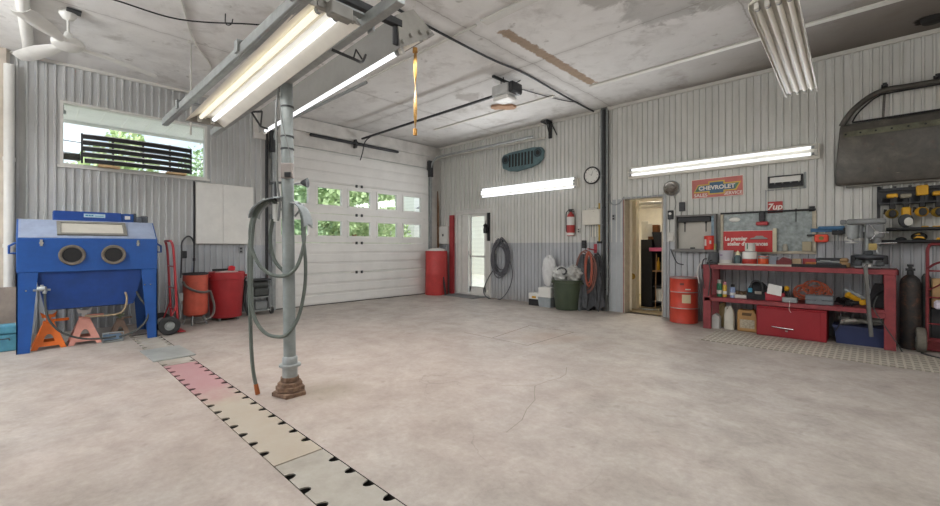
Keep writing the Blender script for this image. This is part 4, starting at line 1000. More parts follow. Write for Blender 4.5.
# extinguisher
t = thing('fire_extinguisher', 'red fire extinguisher with a white label hung on the right wall', 'fire extinguisher', (3.94, W_-.085, 1.40))
b = B(); b.lathe([(.0, 0), (.072, 0), (.078, .02), (.078, .36), (.06, .42), (.025, .45), (.025, .47), (.0, .47)], n=24); b.obj('cylinder', mat('extinguisher_red', 'a83a38', .35, 0, .05), t)
b = B(); b.lathe([(.079, .21), (.0795, .22), (.0795, .36), (.079, .37)], n=24); b.obj('label', M_WHITE, t)
b = B(); b.lathe([(.079, .01), (.0795, .02), (.0795, .055), (.079, .06)], n=24); b.obj('base_band', M_WHITE, t)
b = B(); b.box(-.02, .02, -.02, .02, .47, .51); b.box(-.05, .06, -.012, .012, .50, .525, .004); b.box(-.02, .07, -.01, .01, .475, .487); b.obj('valve_handle', M_DARK, t)
b = B(); b.tube(spl([(-.02, 0, .49), (-.07, 0, .49), (-.095, -.01, .42), (-.09, -.02, .2), (-.085, -.02, .08)]), .010); b.obj('hose', M_BLACK, t)
b = B(); b.box(-.03, .03, .07, .085, .05, .5); b.obj('wall_hook', M_STEEL, t)
# electric panels
t = thing('electric_panel', 'white electric panel box with conduits under it below the clock', 'electric panel', (4.40, W_, 1.60))
b = B(); b.box(-.19, .17, -.12, 0, 0, .29, .008); b.obj('box', M_OFFW, t)
b = B(); b.box(-.185, .165, -.132, -.12, .005, .285, .004); b.box(-.05, .05, -.14, -.132, .24, .26); b.obj('cover', mat('cream_white', 'd3d0c5', .5, 0, .04), t)
b = B(); b.box(-.10, .09, -.08, 0, .29, .325, .006); b.obj('cap', M_OFFW, t)
t = thing('junction_box', 'shallow cream junction box beneath the white electric panel', 'electric box', (4.44, W_, 1.375))
b = B(); b.box(-.10, .14, -.06, 0, 0, .22, .004); b.obj('box', mat('cream_white', 'd3d0c5'), t)
b = B()
for x, m_ in ((-.07, 0), (-.02, 0), (.04, 0)): b.tube([(x, -.065, .0), (x, -.065, .22)], .009)
b.obj('conduit', M_STEEL, t)
outlet((3.96+.12, W_, 1.50), 0, 'small pale switch box right of the fire extinguisher', M_OFFW, .03, .045, 'switch_box', 'switch')
outlet((4.19, W_, 1.235), 0, 'black socket box on the wall above the black coats', M_BLACK, .045, .075)
outlet((4.79, -.024, 1.725), 0, 'grey light switch left of the store room doorway', M_GSTEEL, .03, .055, 'light_switch', 'switch')
# pipes on the steel column
for x, r, z0, z1, m_, lab in ((4.57, .017, 1.3, 3.72, M_STEEL, 'grey conduit on the column down to the yellow hose'), (4.63, .022, 0.1, 3.72, M_DARK, 'dark pipe running the full height of the column'), (4.69, .014, .3, 3.72, M_STEEL, 'thin steel conduit on the right of the column'), (4.535, .016, 1.28, 2.0, mat('brass_yellow', 'b79a45', .5), 'yellow gas line on the column above the black coats')):
    b = B(); b.cyl((x, -.095, z0), (x, -.095, z1), r, n=10)
    for z in (z0+.3, (z0+z1)/2, z1-.3): b.box(x-r-.01, x+r+.01, -.10, -.075, z-.01, z+.01)
    tag(b.obj('wall_pipe', m_), lab, 'pipe', group='pipes on the column')
b = B(); b.box(-.04, .04, -.05, 0, -.02, .02); tag(b.obj('pipe_clamp', M_BLACK), 'black clamp at the foot of the yellow gas line', 'clamp', (4.545, -.08, 1.27))
cable('thin grey conduit dipping along the wall above the store room doorway', [(4.70, -.03, 2.16), (4.72, -.03, 2.02), (4.78, -.03, 1.96), (4.88, -.03, 1.97), (4.94, -.03, 2.03), (4.98, -.03, 2.09)], .009, M_GSTEEL, 'wall_conduit', 'conduit')
# rubbish bin and things round it
t = thing('rubbish_bin', 'dark olive plastic rubbish bin on the floor below the extinguisher', 'bin', (4.02, -.36, 0))
b = B(); b.lathe([(.0, .01), (.215, .01), (.225, .03), (.275, .52), (.295, .525), (.298, .565), (.27, .565), (.262, .50), (.0, .48)], n=36); b.obj('bin_body', M_GREEN, t)
b = B()
for s in (-1, 1): b.box(*sorted((s*.285, s*.325)), -.06, .06, .48, .52, .01)
b.obj('handle', M_GREEN, t)
def bag(label, loc, rx, rz_, m, seed, cat='plastic bag', nu=40, nv=24, amp=.24):
    q = random.Random(seed); ph = [q.uniform(0, 6) for _ in range(6)]
    b = B(); rg = []
    for j in range(nv+1):
        v_ = PI*j/nv; ring = []
        for i in range(nu):
            u_ = 2*PI*i/nu
            k = 1+amp*(math.sin(3*u_+ph[0]+2*v_)*.4+math.sin(5*u_+ph[1]-4*v_)*.4+math.sin(9*u_+7*v_+ph[2])*.35+math.sin(11*v_+2*u_+ph[4])*.4)
            ring.append((rx*math.sin(v_+1e-3)*math.cos(u_)*k, rx*.8*math.sin(v_+1e-3)*math.sin(u_)*k, rz_*(1-math.cos(v_))/2*(1+amp*.3*math.sin(2*u_+ph[3]))))
        rg.append(ring)
    b.loft(rg); return tag(b.obj('plastic_bag', m), label, cat, loc)
M_BAG = mat('clear_bag', 'b9b9b6', .3, 0, .16, 9)
bag('crumpled clear plastic bag bulging from the left of the olive bin', (3.90, -.37, .50), .17, .30, M_BAG, 5)
bag('crumpled greyish plastic bag bulging from the right of the olive bin', (4.15, -.35, .50), .15, .33, mat('grey_bag', 'a5a49f', .3, 0, .18, 9), 9)
b = B(); b.tube(coil((0, 0, 0), .10, .06, 3, .01, .05, seed=8), .012, 6); tag(b.obj('cable_scrap', M_DARK), 'short dark cable scrap coiled on the bags in the olive bin', 'cable', (3.97, -.46, .72))
bag('tall white jug shaped bag standing left of the olive bin', (3.51, -.20, .38), .15, .62, mat('white_bag', 'cfcfce', .45, 0, .06, 7), 12, amp=.14)
t = thing('storage_tub', 'white and grey tub under the tall white bag', 'tub', (3.56, -.33, 0))
b = B(); b.loft([[(-.13, -.11, 0), (.13, -.11, 0), (.13, .11, 0), (-.13, .11, 0)], [(-.15, -.13, .19), (.15, -.13, .19), (.15, .13, .19), (-.15, .13, .19)]], smooth=False); b.obj('tub', mat('grey_tub', '8d9396', .5), t)
b = B(); b.box(-.145, .145, -.125, .125, .19, .385, .01); b.obj('white_carton', M_WHITE, t)
t = thing('carton', 'small black and white carton left of the grey tub', 'carton', (3.27, -.30, 0))
b = B(); b.box(-.13, .13, -.09, .09, 0, .13, .004); b.obj('box', M_BLACK, t)
b = B(); b.box(-.13, .11, -.09, .09, .131, .25, .004); b.obj('carton_top', M_WHITE, t)
b = B(); b.box(-.05, .05, -.092, -.09, .15, .19); b.obj('print', M_YELLOW, t)
b = B(); b.lathe([(.0, 0), (.04, 0), (.042, .16), (.02, .2), (.02, .24), (.0, .24)], n=12); tag(b.obj('bottle', M_DARK), 'dark bottle between the carton and the white tub', 'bottle', (3.42, -.28, .14))
# coats and hoses on hooks by the column
def drape(name, label, x, zt, zb, w, m, seed, d=.16, y=W_-.05):
    q = random.Random(seed); ph = [q.uniform(0, 6) for _ in range(5)]
    b = B(); rg = []; n_ = 48
    for j in range(31):
        f = j/30; z = zt+(zb-zt)*f; ww = w*(.35+.65*min(1, f*1.9)**.7)*(1-.12*max(0, f-.75)*4)
        ring = []
        for i in range(n_):
            a = 2*PI*i/n_
            k = 1+.26*f**.5*math.sin(6*a+ph[0]+f*2.5)+.18*math.sin(9*a+ph[1]-f*4)+.10*math.sin(f*14+3*a)
            ring.append((ww*math.cos(a)*k+.02*math.sin(f*5+ph[2]), -d*.5-d*.5*math.sin(a)*k*(.5+.5*f), z+(.06*math.sin(4*a+ph[3]) if j == 30 else 0)))
        rg.append(ring)
    b.loft(rg); return tag(b.obj(name, m), label, 'coat', (x, y-.02, 0), group='coats by the column')
M_COAT = mat('charcoal_cloth', '515356', .85, 0, .25, 9)
drape('work_coat', 'long charcoal work coat hanging right beside the olive bin', 4.28, 1.05, .02, .15, M_COAT, 3, .22, -.12)
drape('work_coat', 'charcoal overalls hanging nearest the column', 4.50, 1.0, .06, .14, mat('charcoal_cloth_b', '48494c', .85, 0, .25, 9), 6, .20)
for k, (cx, rx, rz_, z, m_, lab) in enumerate(((4.36, .19, .36, .72, mat('dull_red_hose', '7c5349', .6), 'dull red hose coil behind the coats'), (4.44, .07, .30, .78, mat('orange_hose', '9c5341', .5), 'orange hose coil hanging over the charcoal coats'), (4.57, .09, .42, .62, M_DARK, 'black hose coil hanging at the column edge of the coats'))):
    b = B(); b.tube(coil((0, (-.27, -.30, -.2)[k], z), rx, rz_, 4, .02, .04, seed=20+k), .011, 6); tag(b.obj('hose_coil', m_), lab, 'hose', (cx, W_, 0), group='hoses by the column')
b = B(); b.cyl((0, 0, 0), (0, -.30, .03), .012); b.box(-.03, .03, -.01, 0, -.05, .12); tag(b.obj('hook', mat('red_hook', 'b03a46', .5)), 'red wall hook holding the hoses and coats', 'hook', (4.42, W_, 1.12))

# ------------------------------------------------------------------ store room behind the doorway
b = B(); b.poly([(3.3, .16, 0), (6.6, .16, 0), (6.6, 3.2, 0), (3.3, 3.2, 0)]); struct(b.obj('floor_store', mat('store_floor', 'a59578', .6, 0, .15, 3)))
M_STW = mat('store_wall', 'd2ccbe', .7, 0, .08, 3)
b = B(); b.box(3.2, 3.3, .16, 3.3, 0, 2.7); b.box(6.6, 6.7, .16, 3.3, 0, 2.7); b.box(3.2, 6.7, 3.2, 3.3, 0, 2.7); struct(b.obj('wall_store', M_STW))
b = B(); b.box(3.2, 6.7, .16, 3.3, 2.7, 2.8); struct(b.obj('ceiling_store', mat('store_ceiling', 'cbbfa2', .8)))
l = bpy.data.lights.new('store_light', 'AREA'); l.shape = 'DISK'; l.size = .35; l.energy = 45; l.color = (1, .92, .78)
o = bpy.data.objects.new('store_light', l); COL.objects.link(o); o.location = (5.0, 1.5, 2.58)
t = thing('store_lamp', 'round ceiling lamp inside the store room', 'lamp', (5.0, 1.5, 2.7))
b = B(); b.lathe([(.0, 0), (.18, 0), (.18, -.05), (.0, -.09)], n=24); b.obj('diffuser', mat('warm_diffuser', 'fff0d0', .4, 0, 0, emit=4), t)
t = thing('store_door', 'cream store room door leaf standing open inside the doorway', 'door', (4.99, .18, 0), math.radians(112))
b = B(); b.box(0, .62, -.04, 0, .02, 2.02, .003); b.obj('door_leaf', mat('cream_paint', 'cfc6b1', .5, 0, .05), t)
b = B(); b.cyl((.56, -.04, 1.0), (.56, -.09, 1.0), .012); b.sph((.56, -.10, 1.0), .028); b.obj('door_handle', M_BRASS, t)
b = B(); b.box(-.09, .09, -.03, .10, 0, 2.25, .004); b.box(-.09, .09, -.05, -.03, .25, .6); tag(b.obj('cream_cupboard', mat('cream_board', 'd2cab5', .5, 0, .06)), 'tall narrow cream board standing inside the doorway', 'board', (4.86, .62, 0))
b = B(); b.lathe([(.0, 0), (.06, -.002), (.06, -.02), (.0, -.03)], axis='y'); tag(b.obj('round_badge', mat('ochre', 'a8873c', .5)), 'round ochre lid stuck on the cream board', 'lid', (4.88, .57, .62))
t = thing('shelf_unit', 'black shelf unit holding bottles inside the store room', 'shelf unit', (5.13, 1.0, 0))
b = B(); b.box(-.25, -.03, -.02, .5, 0, 1.33, .004); b.obj('side_cabinet', M_BLACK, t)
b = B(); b.box(.42, .46, -.02, .5, 0, 1.5); b.box(-.03, .42, .47, .5, 0, 1.5); b.obj('upright', M_BLACK, t)
for z in (.10, .40, .70): b = B(); b.box(-.03, .44, 0, .48, z, z+.025); b.obj('shelf', M_DARK if z != .7 else M_WOOD, t)
b = B(); b.box(-.05, .46, -.12, .48, 1.10, 1.17, .004); b.obj('pink_shelf', mat('pink_shelf', 'c95a7e', .5, 0, .08), t)
b = B(); b.loft([[(-.15, -.1, 0), (.15, -.1, 0), (.15, .14, 0), (-.15, .14, 0)], [(-.2, -.14, .30), (.2, -.14, .30), (.2, .18, .30), (-.2, .18, .30)]], smooth=False); tag(b.obj('black_tub', M_BLACK), 'black tub on the pink shelf in the store room', 'tub', (5.31, 1.08, 1.171))
for k, x in enumerate((5.17, 5.24, 5.31)):
    b = B(); b.lathe([(.0, 0), (.03, 0), (.032, .15), (.012, .2), (.012, .25), (.0, .25)], n=12); tag(b.obj('bottle', M_YELLOW if k != 1 else M_GREEN), ('yellow bottle next to the black cabinet in the store room', 'green bottle between two yellow ones in the store room', 'yellow bottle right of the green bottle in the store room')[k], 'bottle', (x, 1.12, .726), group='store room bottles')
b = B(); b.lathe([(.0, 0), (.075, 0), (.09, .24), (.0, .24)], n=18); tag(b.obj('bucket', M_WHITE), 'white bucket on the lower shelf in the store room', 'bucket', (5.22, 1.10, .126))
b = B(); b.box(-.1, .1, -.08, .08, 0, .30, .01); tag(b.obj('carton', mat('carton_brown', '8a5a3a', .8, 0, .15)), 'brown carton on the black cabinet in the store room', 'carton', (5.0, 1.36, 1.331))
b = B(); b.box(-.5, .5, -.1, .1, 0, .05); tag(b.obj('wood_plank', M_OFFW), 'pale plank lying across the top of the store room', 'plank', (4.9, 1.3, 1.98), .35)
b = B(); b.box(-.06, .06, -.01, .0, 0, .35, .002); b.box(.02, .14, -.03, -.02, .05, .3, .002); tag(b.obj('paper_sheet', M_OFFW), 'curled paper sheets pinned up over the black cabinet in the store room', 'paper', (4.955, .99, 1.34), .3)
b = B(); b.tube([(0, 0, .012), (.35, .05, .012)], .010); b.tube([(.1, -.12, .012), (.5, .2, .012)], .010); tag(b.obj('metal_rods', M_STEEL), 'metal rods lying on the store room floor', 'rod', (5.0, .62, 0))
b = B(); b.tube([(0, 0, 0), (.45, -.25, 0), (.9, -.3, -.02)], .03, 8); tag(b.obj('white_pipe', M_OFFW), 'white pipe crossing under the store room ceiling', 'pipe', (4.6, .95, 2.02))
b = B(); b.cyl((0, 0, .0), (.02, 0, 1.05), .008); tag(b.obj('broom_handle', M_WOOD), 'thin wooden stick standing in front of the store room shelves', 'stick', (5.18, .93, 0))
# ------------------------------------------------------------------ right wall beyond the store room door
t = thing('dome_mirror', 'round grey dome mirror on the wall above the top of the store room doorway', 'mirror', (5.79, W_, 2.165))
b = B(); b.lathe([(.0, -.17), (.05, -.16), (.09, -.125), (.115, -.07), (.122, -.02), (.0, -.02)], axis='y', n=28); b.obj('dome', mat('dome_metal', '8f8a84', .25, .8, .1), t)
b = B(); b.lathe([(.12, -.03), (.13, -.025), (.13, 0), (.0, 0)], axis='y', n=28); b.obj('rim', M_STEEL, t)
b = B(); b.tube(spl([(.02, -.03, -.12), (.05, -.02, -.25), (.03, -.02, -.36)]), .006); tag(b.obj('thin_cable', M_GSTEEL), 'thin cable from the dome mirror down to the black switch', 'cable', (5.81, W_, 2.165))
outlet((5.775, W_, 1.72), 0, 'black switch box with a pale dial just under the dome mirror', M_BLACK, .045, .075, 'switch_box', 'switch')
b = B(); b.lathe([(.0, -.045), (.022, -.045), (.022, -.03), (.0, -.03)], axis='y', n=14); tag(b.obj('dial', M_WHITE), 'pale round dial on the black switch box under the dome mirror', 'dial', (5.775, W_, 1.74))
outlet((5.955, W_, 1.845), 0, 'dark switch box left of the large red oblong sign', M_DARK, .045, .075, 'switch_box', 'switch')
b = B(); b.box(-.05, .05, -.02, 0, 0, .11, .003); b.box(-.035, .045, -.03, -.02, -.04, .05, .003); tag(b.obj('paper_pad', M_OFFW), 'small white note pad fixed on the wall right of the doorway', 'note pad', (5.78, W_, 1.32))
# red oil drum
t = thing('oil_drum', 'orange red steel drum with a pale label beside the store room doorway', 'drum', (6.05, -.27, 0))
b = B(); r = .20
b.lathe([(.0, .01), (r-.006, .0), (r+.004, .008), (r, .02), (r, .22), (r+.008, .235), (r, .25), (r, .47), (r+.008, .485), (r, .50), (r, .685), (r+.006, .695), (r+.004, .71), (r-.008, .71), (r-.012, .69), (.0, .69)], n=40); b.obj('body', mat('drum_red', 'b8402f', .42, 0, .10, 6), t)
for z in (.235, .485, .70): b = B(); b.lathe([(r+.0085, z-.006), (r+.0105, z), (r+.0085, z+.006)], n=40); b.obj('worn_hoop', M_STEEL, t)
b = B(); b.loft([[((r+.0015)*math.sin(a), -(r+.0015)*math.cos(a), z) for z in (.32, .45)] for a in [.18+.62*i/8 for i in range(9)]], closed=False, caps=False); b.obj('label', mat('label_tan', 'bfae90', .6), t)
b = B(); b.loft([[((r+.0015)*math.sin(a), -(r+.0015)*math.cos(a), z) for z in (.595, .63)] for a in [.02+.3*i/6 for i in range(7)]], closed=False, caps=False); b.obj('dark_mark', mat('mark_dark', '6d3a33', .6), t)
b = B(); b.loft([[((r+.0015)*math.sin(a), -(r+.0015)*math.cos(a), z) for z in (.525, .54)] for a in [.40+.4*i/6 for i in range(7)]], closed=False, caps=False); b.obj('white_mark', M_WHITE, t)
b = B(); b.tube(spl([(-.02, -.02, .95), (.04, -.03, .80), (.10, -.06, .72), (.2, -.10, .70)]), .008); tag(b.obj('wall_cable', M_DARK), 'dark cord hanging on the wall down to the red drum', 'cord', (5.80, W_, .2))

# open cabinet
t = thing('open_cabinet', 'shallow open grey cabinet on the wall left of the red French sign', 'cabinet', (6.17, W_, 1.13))
b = B(); b.frame(-.30, .30, 0, .57, .028, -.11, 0); b.box(-.27, .27, -.012, 0, .02, .55); b.box(-.33, .31, -.135, 0, -.02, .015)
b.obj('case', mat('cabinet_frame_grey', '6a6865', .5, 0, .1), t)
b = B(); b.box(-.27, .215, -.018, -.012, .03, .54); b.obj('back_panel', mat('putty', 'b4b1a8', .6, 0, .06), t)
b = B(); b.box(-.265, .22, -.085, -.02, .455, .54, .01); b.obj('dark_top_shelf', M_BLACK, t)
for x in (-.17, .14): b = B(); b.box(x-.014, x+.014, -.03, -.018, .43, .455); b.box(x-.006, x+.006, -.03, -.018, .30, .44); b.obj('hook', M_BLACK, t)
b = B(); b.box(.235, .27, -.105, -.012, .03, .54); b.obj('side_strip', mat('blue_grey_label', '6f8796', .5, 0, .3, 20), t)
b = B(); b.box(-.08, -.02, -.06, -.02, .028, .05); tag(b.obj('black_clip', M_BLACK), 'small black clip on the floor of the open cabinet', 'clip', (6.17, W_, 1.13))
t = thing('paint_can', 'small bright red can standing at the right of the open cabinet', 'can', (6.375, W_-.075, 1.146))
b = B(); b.lathe([(.0, 0), (.075, 0), (.077, .20), (.07, .215), (.0, .215)], n=24); b.obj('can', mat('can_red', 'c9301f', .35, 0, .05), t)
b = B(); b.loft([[(.0785*math.sin(a), -.0785*math.cos(a), z) for z in (.06, .16)] for a in [-.9+.55*i/6 for i in range(7)]], closed=False, caps=False); b.loft([[(.0785*math.sin(a), -.0785*math.cos(a), z) for z in (.09, .14)] for a in [.2+.3*i/6 for i in range(7)]], closed=False, caps=False); b.obj('label', M_WHITE, t)
b = B(); b.lathe([(.0, 0), (.022, 0), (.022, .09), (.0, .10)], n=12); tag(b.obj('spray_can', mat('lime', '8ea13d', .4)), 'little lime green can right of the bright red can in the open cabinet', 'can', (6.452, W_-.09, 1.146))

# signs
SGN = mat('sign_red', 'b5655c', .45, 0, .10, 5); M_SW = mat('sign_white', 'ddd8cf', .5, 0, .04)
t = thing('advertising_sign', 'large faded red sign with a bow tie emblem reading CHEVROLET SALES SERVICE', 'sign', (6.455, W_, 2.115), 0, None, (0, -.012, 0))
b = B(); b.box(-.36, .36, -.014, 0, -.155, .155, .003); b.obj('border', M_SW, t)
b = B(); b.box(-.35, .35, -.017, -.014, -.145, .145); b.obj('panel', SGN, t)
def bow_tie(k, y0, y1, m, nm):
    b = B(); e = k
    b.prism([(-.305-e*1.2, -.045-e), (-.095-e, -.045-e), (-.095-e, -.085-e), (.095+e, -.085-e), (.095+e, -.045-e), (.255+e*.6, -.045-e), (.305+e*1.4, .045+e), (.095+e, .045+e), (.095+e, .085+e), (-.095-e, .085+e), (-.095-e, .045+e), (-.255-e*.6, .045+e)], y0, y1)
    return b.obj(nm, m, t)
bow_tie(.018, -.020, -.017, mat('sign_gold', 'c9a93e', .45), 'emblem_outline')
bow_tie(.0, -.023, -.020, mat('sign_blue', '3d5f7d', .45, 0, .2, 12), 'emblem')
b = B(); b.prism([(-.30, -.04), (-.245, -.04), (-.225, .0), (-.25, .04)], -.0245, -.023); b.prism([(.24, -.04), (.258, -.04), (.30, .04), (.26, .04)], -.0245, -.023); b.obj('emblem_tip', mat('sign_green', '4d7053', .5), t)
text('lettering', 'CHEVROLET', .086, M_SW, t, (0, -.0250, 0), .001, 0, 1.05, .003)
text('lettering', 'SALES', .068, M_SW, t, (-.225, -.0185, -.107), .001, 0, 1.1, .001)
text('lettering', 'SERVICE', .066, M_SW, t, (.222, -.0185, -.105), .001, 0, 1.02, .001)
t = thing('advertising_sign', 'small square red sign reading 7up below the narrow dark box', 'sign', (7.20, W_, 1.755))
b = B(); b.box(-.09, .09, -.012, 0, -.085, .085, .003); b.obj('panel', mat('sign_deep_red', 'a83632', .45, 0, .08), t)
text('lettering', '7up', .125, M_SW, t, (-.005, -.013, .008), .001, .2, .95, .003)
t = thing('wall_heater', 'narrow dark box with a pale front flap on the wall above the 7up sign', 'box', (7.318, W_, 2.055))
b = B(); b.frame(-.20, .20, -.02, .145, .012, -.05, 0); b.box(-.2, .2, -.01, 0, -.02, .145); b.obj('case', M_DARK, t)
b = B(); b.loft([[(-.175, -.045, .05), (.175, -.045, .05), (.175, -.03, .128), (-.175, -.03, .128)], [(-.175, -.055, .05), (.175, -.055, .05), (.175, -.04, .128), (-.175, -.04, .128)]], smooth=False); b.obj('flap', M_WHITE, t)
b = B(); b.box(-.17, .17, -.03, -.012, -.005, .035)
b.obj('dark_grille', M_BLACK, t)
b = B(); b.box(.205, .235, -.01, 0, -.05, .17); b.box(-.22, .235, -.01, 0, -.055, -.04); b.box(-.235, -.22, -.01, 0, -.35, -.04); b.obj('back_plate', M_GSTEEL, t)
# framed board with what is on it
t = thing('display_board', 'large framed galvanised board on the wall behind the bench', 'board', (7.085, W_, 1.125))
b = B(); b.box(-.54, .54, -.012, 0, 0, .56); b.obj('sheet', mat('spangled_zinc', '8d9594', .45, .2, .22, 18, 0, 60), t)
b = B(); b.box(-.575, -.535, -.03, 0, -.02, .56, .004); b.box(.53, .575, -.03, 0, -.02, .56, .004); b.box(-.575, .575, -.03, 0, -.035, .005, .004); b.obj('frame', mat('weathered_cream', 'b3aa97', .6, 0, .12, 12), t)
b = B(); b.cyl((-.57, -.03, .575), (.57, -.03, .575), .013); b.cyl((.50, -.03, .585), (.56, -.03, .585), .035); b.obj('roller_bar', M_DARK, t)
t = thing('advertising_sign', 'bright red sign with white French words leaning on the framed board', 'sign', (6.865, W_-.032, 1.115))
b = B(); b.box(-.31, .31, -.012, 0, 0, .31, .003); b.obj('panel', mat('sign_bright_red', 'bb2d2c', .45, 0, .06), t)
b = B(); b.box(-.312, .312, -.013, .001, .31, .316); b.box(.31, .316, -.013, .001, 0, .316); b.obj('edge', M_SW, t)
text('lettering', 'Le premier', .083, M_SW, t, (-.145, -.0135, .195), .001, 0, .78, .003)
text('lettering', "atelier d'assurances", .078, M_SW, t, (0, -.0135, .118), .001, 0, .83, .003)
b = B()
b.prism([(.03, .19), (.05, .205), (.085, .21), (.115, .236), (.19, .236), (.215, .212), (.245, .205), (.25, .19)], -.0145, -.0125); b.obj('car_outline', mat('sign_car', '8d8a85', .5), t)
b = B(); b.box(.02, .26, -.0147, -.0125, .183, .19); b.obj('car_shadow_line', M_DARK, t)
b = B(); b.box(-.02, .025, -.03, 0, 0, .34, .003); tag(b.obj('wood_strip', mat('cream_strip', 'c9c2a8', .6, 0, .08)), 'cream wood strip standing at the right end of the red French sign', 'strip', (7.20, W_-.032, 1.115))
t = thing('red_blower', 'red nozzle with a black grip hanging on the framed board', 'tool', (7.055, W_-.045, 1.50))
b = B(); b.box(-.075, .075, -.05, .01, 0, .055, .012); b.obj('nozzle', mat('dull_red', 'a3383b', .45), t)
b = B(); b.box(-.04, .035, -.04, .0, .055, .20, .012); b.obj('grip', M_DARK, t)
b = B(); b.sph((0, 0, 0), (.075, .012, .035)); tag(b.obj('white_sticker', M_WHITE), 'white oval tag at the top left of the framed board', 'tag', (6.70, W_-.02, 1.60))
b = B(); b.cyl((0, 0, 0), (0, 0, .16), .006, n=6); b.sph((0, 0, .17), .014); tag(b.obj('hung_rod', M_DARK), 'thin dark rod hanging at the right of the framed board', 'rod', (7.44, W_-.03, 1.54))
b = B(); b.lathe([(.0, 0), (.03, 0), (.032, .07), (.025, .075), (.025, .095), (.0, .1)], n=14); tag(b.obj('glass_jar', mat('pale_jar', 'a9a598', .3)), 'little pale jar on the lower ledge of the framed board', 'jar', (7.32, W_-.04, 1.131))
b = B(); b.box(-.05, .05, -.02, .02, 0, .13, .004); tag(b.obj('card_piece', mat('dusty_card', 'a79d84', .8, 0, .1)), 'dusty card piece in the lower right corner of the framed board', 'card', (7.56, W_-.04, 1.131))
# clamp rack to the right of the board
t = thing('bar_clamp', 'blue bar clamp held flat on the wall left of the drill press', 'clamp', (7.78, W_-.01, 1.41))
b = B(); b.box(-.18, .19, -.03, 0, -.02, .03, .004); b.box(-.10, .17, -.06, -.02, .01, .055, .01); b.obj('body', mat('clamp_blue', '3d6b92', .45, 0, .1), t)
b = B(); b.box(-.22, .0, -.045, -.01, -.075, -.05, .004); b.box(.04, .15, -.06, -.01, -.06, .0, .006); b.box(.15, .19, -.06, -.01, -.05, .03, .004); b.obj('jaw', M_DARK, t)
b = B(); b.cyl((.10, -.05, -.26), (.10, -.05, 0), .009); b.obj('screw', M_STEEL, t)
t = thing('tape_measure', 'orange red tape measure with a green sticker on the wall left of the drill press', 'tape measure', (7.715, W_-.06, 1.25))
b = B(); b.box(-.075, .075, -.03, .03, 0, .105, .022, 2); b.obj('case', mat('tape_orange', 'e0503a', .4), t)
b = B(); b.lathe([(.0, -.034), (.026, -.034), (.026, -.03), (.0, -.03)], c=(0, 0, .055), axis='y', n=16); b.obj('sticker', mat('olive_sticker', '7c7a3c', .5), t)

# ------------------------------------------------------------------ workbench
t = thing('workbench', 'long red steel workbench with a lower shelf against the right wall', 'workbench', (7.43, -.33, 0))
b = B(); b.box(-1.03, .99, -.275, .28, .875, .925, .004); b.obj('top', mat('bench_top', '80453f', .6, 0, .2, 8), t)
b = B(); b.box(-1.035, .995, -.29, -.275, .868, .93, .003); b.box(-1.035, -1.02, -.29, .28, .868, .93, .003); b.box(.98, .995, -.29, .28, .868, .93, .003); b.obj('front_rail', M_BENCH, t)
b = B(); b.box(-1.0, .89, -.26, .27, .42, .455, .003); b.box(-1.0, .89, -.275, -.26, .405, .458, .003); b.obj('shelf', M_BENCH, t)
for x in (-.965, .925):
    for y in (-.245, .24):
        b = B(); b.box(x-.05, x+.05, y-.03, y+.03, 0, .875, .005); b.obj('leg', M_BENCH, t)
b = B(); b.box(.77, .89, -.285, -.27, .36, .42, .004); b.obj('bracket', M_BENCH, t)
BT = .932; ST = .456
b = B(); b.box(-.43, .43, -.05, .05, 0, .022, .003); tag(b.obj('wood_board', mat('pale_board', 'b3aca1', .7, 0, .1, 7)), 'pale board lying along the front left edge of the bench top', 'board', (7.04, -.55, BT))
b = B(); b.box(-.27, .26, -.06, .06, 0, .028, .004); b.box(-.27, .26, -.06, -.055, .028, .04); tag(b.obj('black_tray', M_BLACK), 'shallow black tray along the front of the bench left of the drill press', 'tray', (7.72, -.55, BT))
t = thing('grinder', 'dark grey motor unit on the left end of the bench', 'bench grinder', (6.49, -.36, BT))
b = B(); b.box(-.07, .07, -.08, .08, 0, .03, .004); b.obj('base', M_DARK, t)
b = B(); b.lathe([(.0, .03), (.075, .03), (.08, .05), (.08, .16), (.06, .175), (.0, .18)], n=20); b.obj('motor', mat('charcoal_motor', '55585b', .5, .2, .12), t)
b = B(); b.box(-.085, -.05, -.06, .06, .05, .15, .01); b.obj('guard', M_GSTEEL, t)
for k, (L_, m_, lab) in enumerate((([(-.06, -.25, .05), (-.10, -.29, .0), (-.13, -.30, -.12), (-.10, -.31, -.28)], M_WHITE, 'white cloth strip hanging over the left end of the bench'), ([(-.03, -.2, .08), (-.05, -.30, .06), (-.06, -.32, -.1), (-.03, -.32, -.35)], M_DARK, 'dark cord hanging in front of the left bench leg'), ([(.02, -.15, .06), (.03, -.31, .03), (.05, -.32, -.15), (.02, -.32, -.45)], M_BHOSE, 'grey cord hanging beside the left bench leg'))):
    b = B(); b.tube(spl(L_), .02 if k == 0 else .007, 8, flat=.4 if k == 0 else 1); tag(b.obj('hanging_cable' if k else 'cloth_strip', m_), lab, 'cord' if k else 'cloth', (6.47, -.31, BT))
def can(name, label, cat, loc, r, h, m, band=None, lid=None, n=24, group=None):
    t = thing(name, label, cat, loc, 0, group)
    b = B(); b.lathe([(.0, 0), (r*.98, 0), (r, .006), (r, h-.006), (r*.97, h), (r*.9, h-.004), (.0, h-.004)], n=n); b.obj('body', m, t)
    if band:
        for z0, z1, mm in band: b = B(); b.lathe([(r+.0012, z0), (r+.0015, z0+.001), (r+.0015, z1-.001), (r+.0012, z1)], n=n); b.obj('label_band', mm, t)
    if lid: b = B(); b.lathe([(.0, h-.002), (r*.93, h-.002), (r*.93, h+.008), (.0, h+.012)], n=n); b.obj('lid', lid, t)
    return t
M_LIL = mat('milky_lilac', 'b9b6bd', .4, 0, .06)
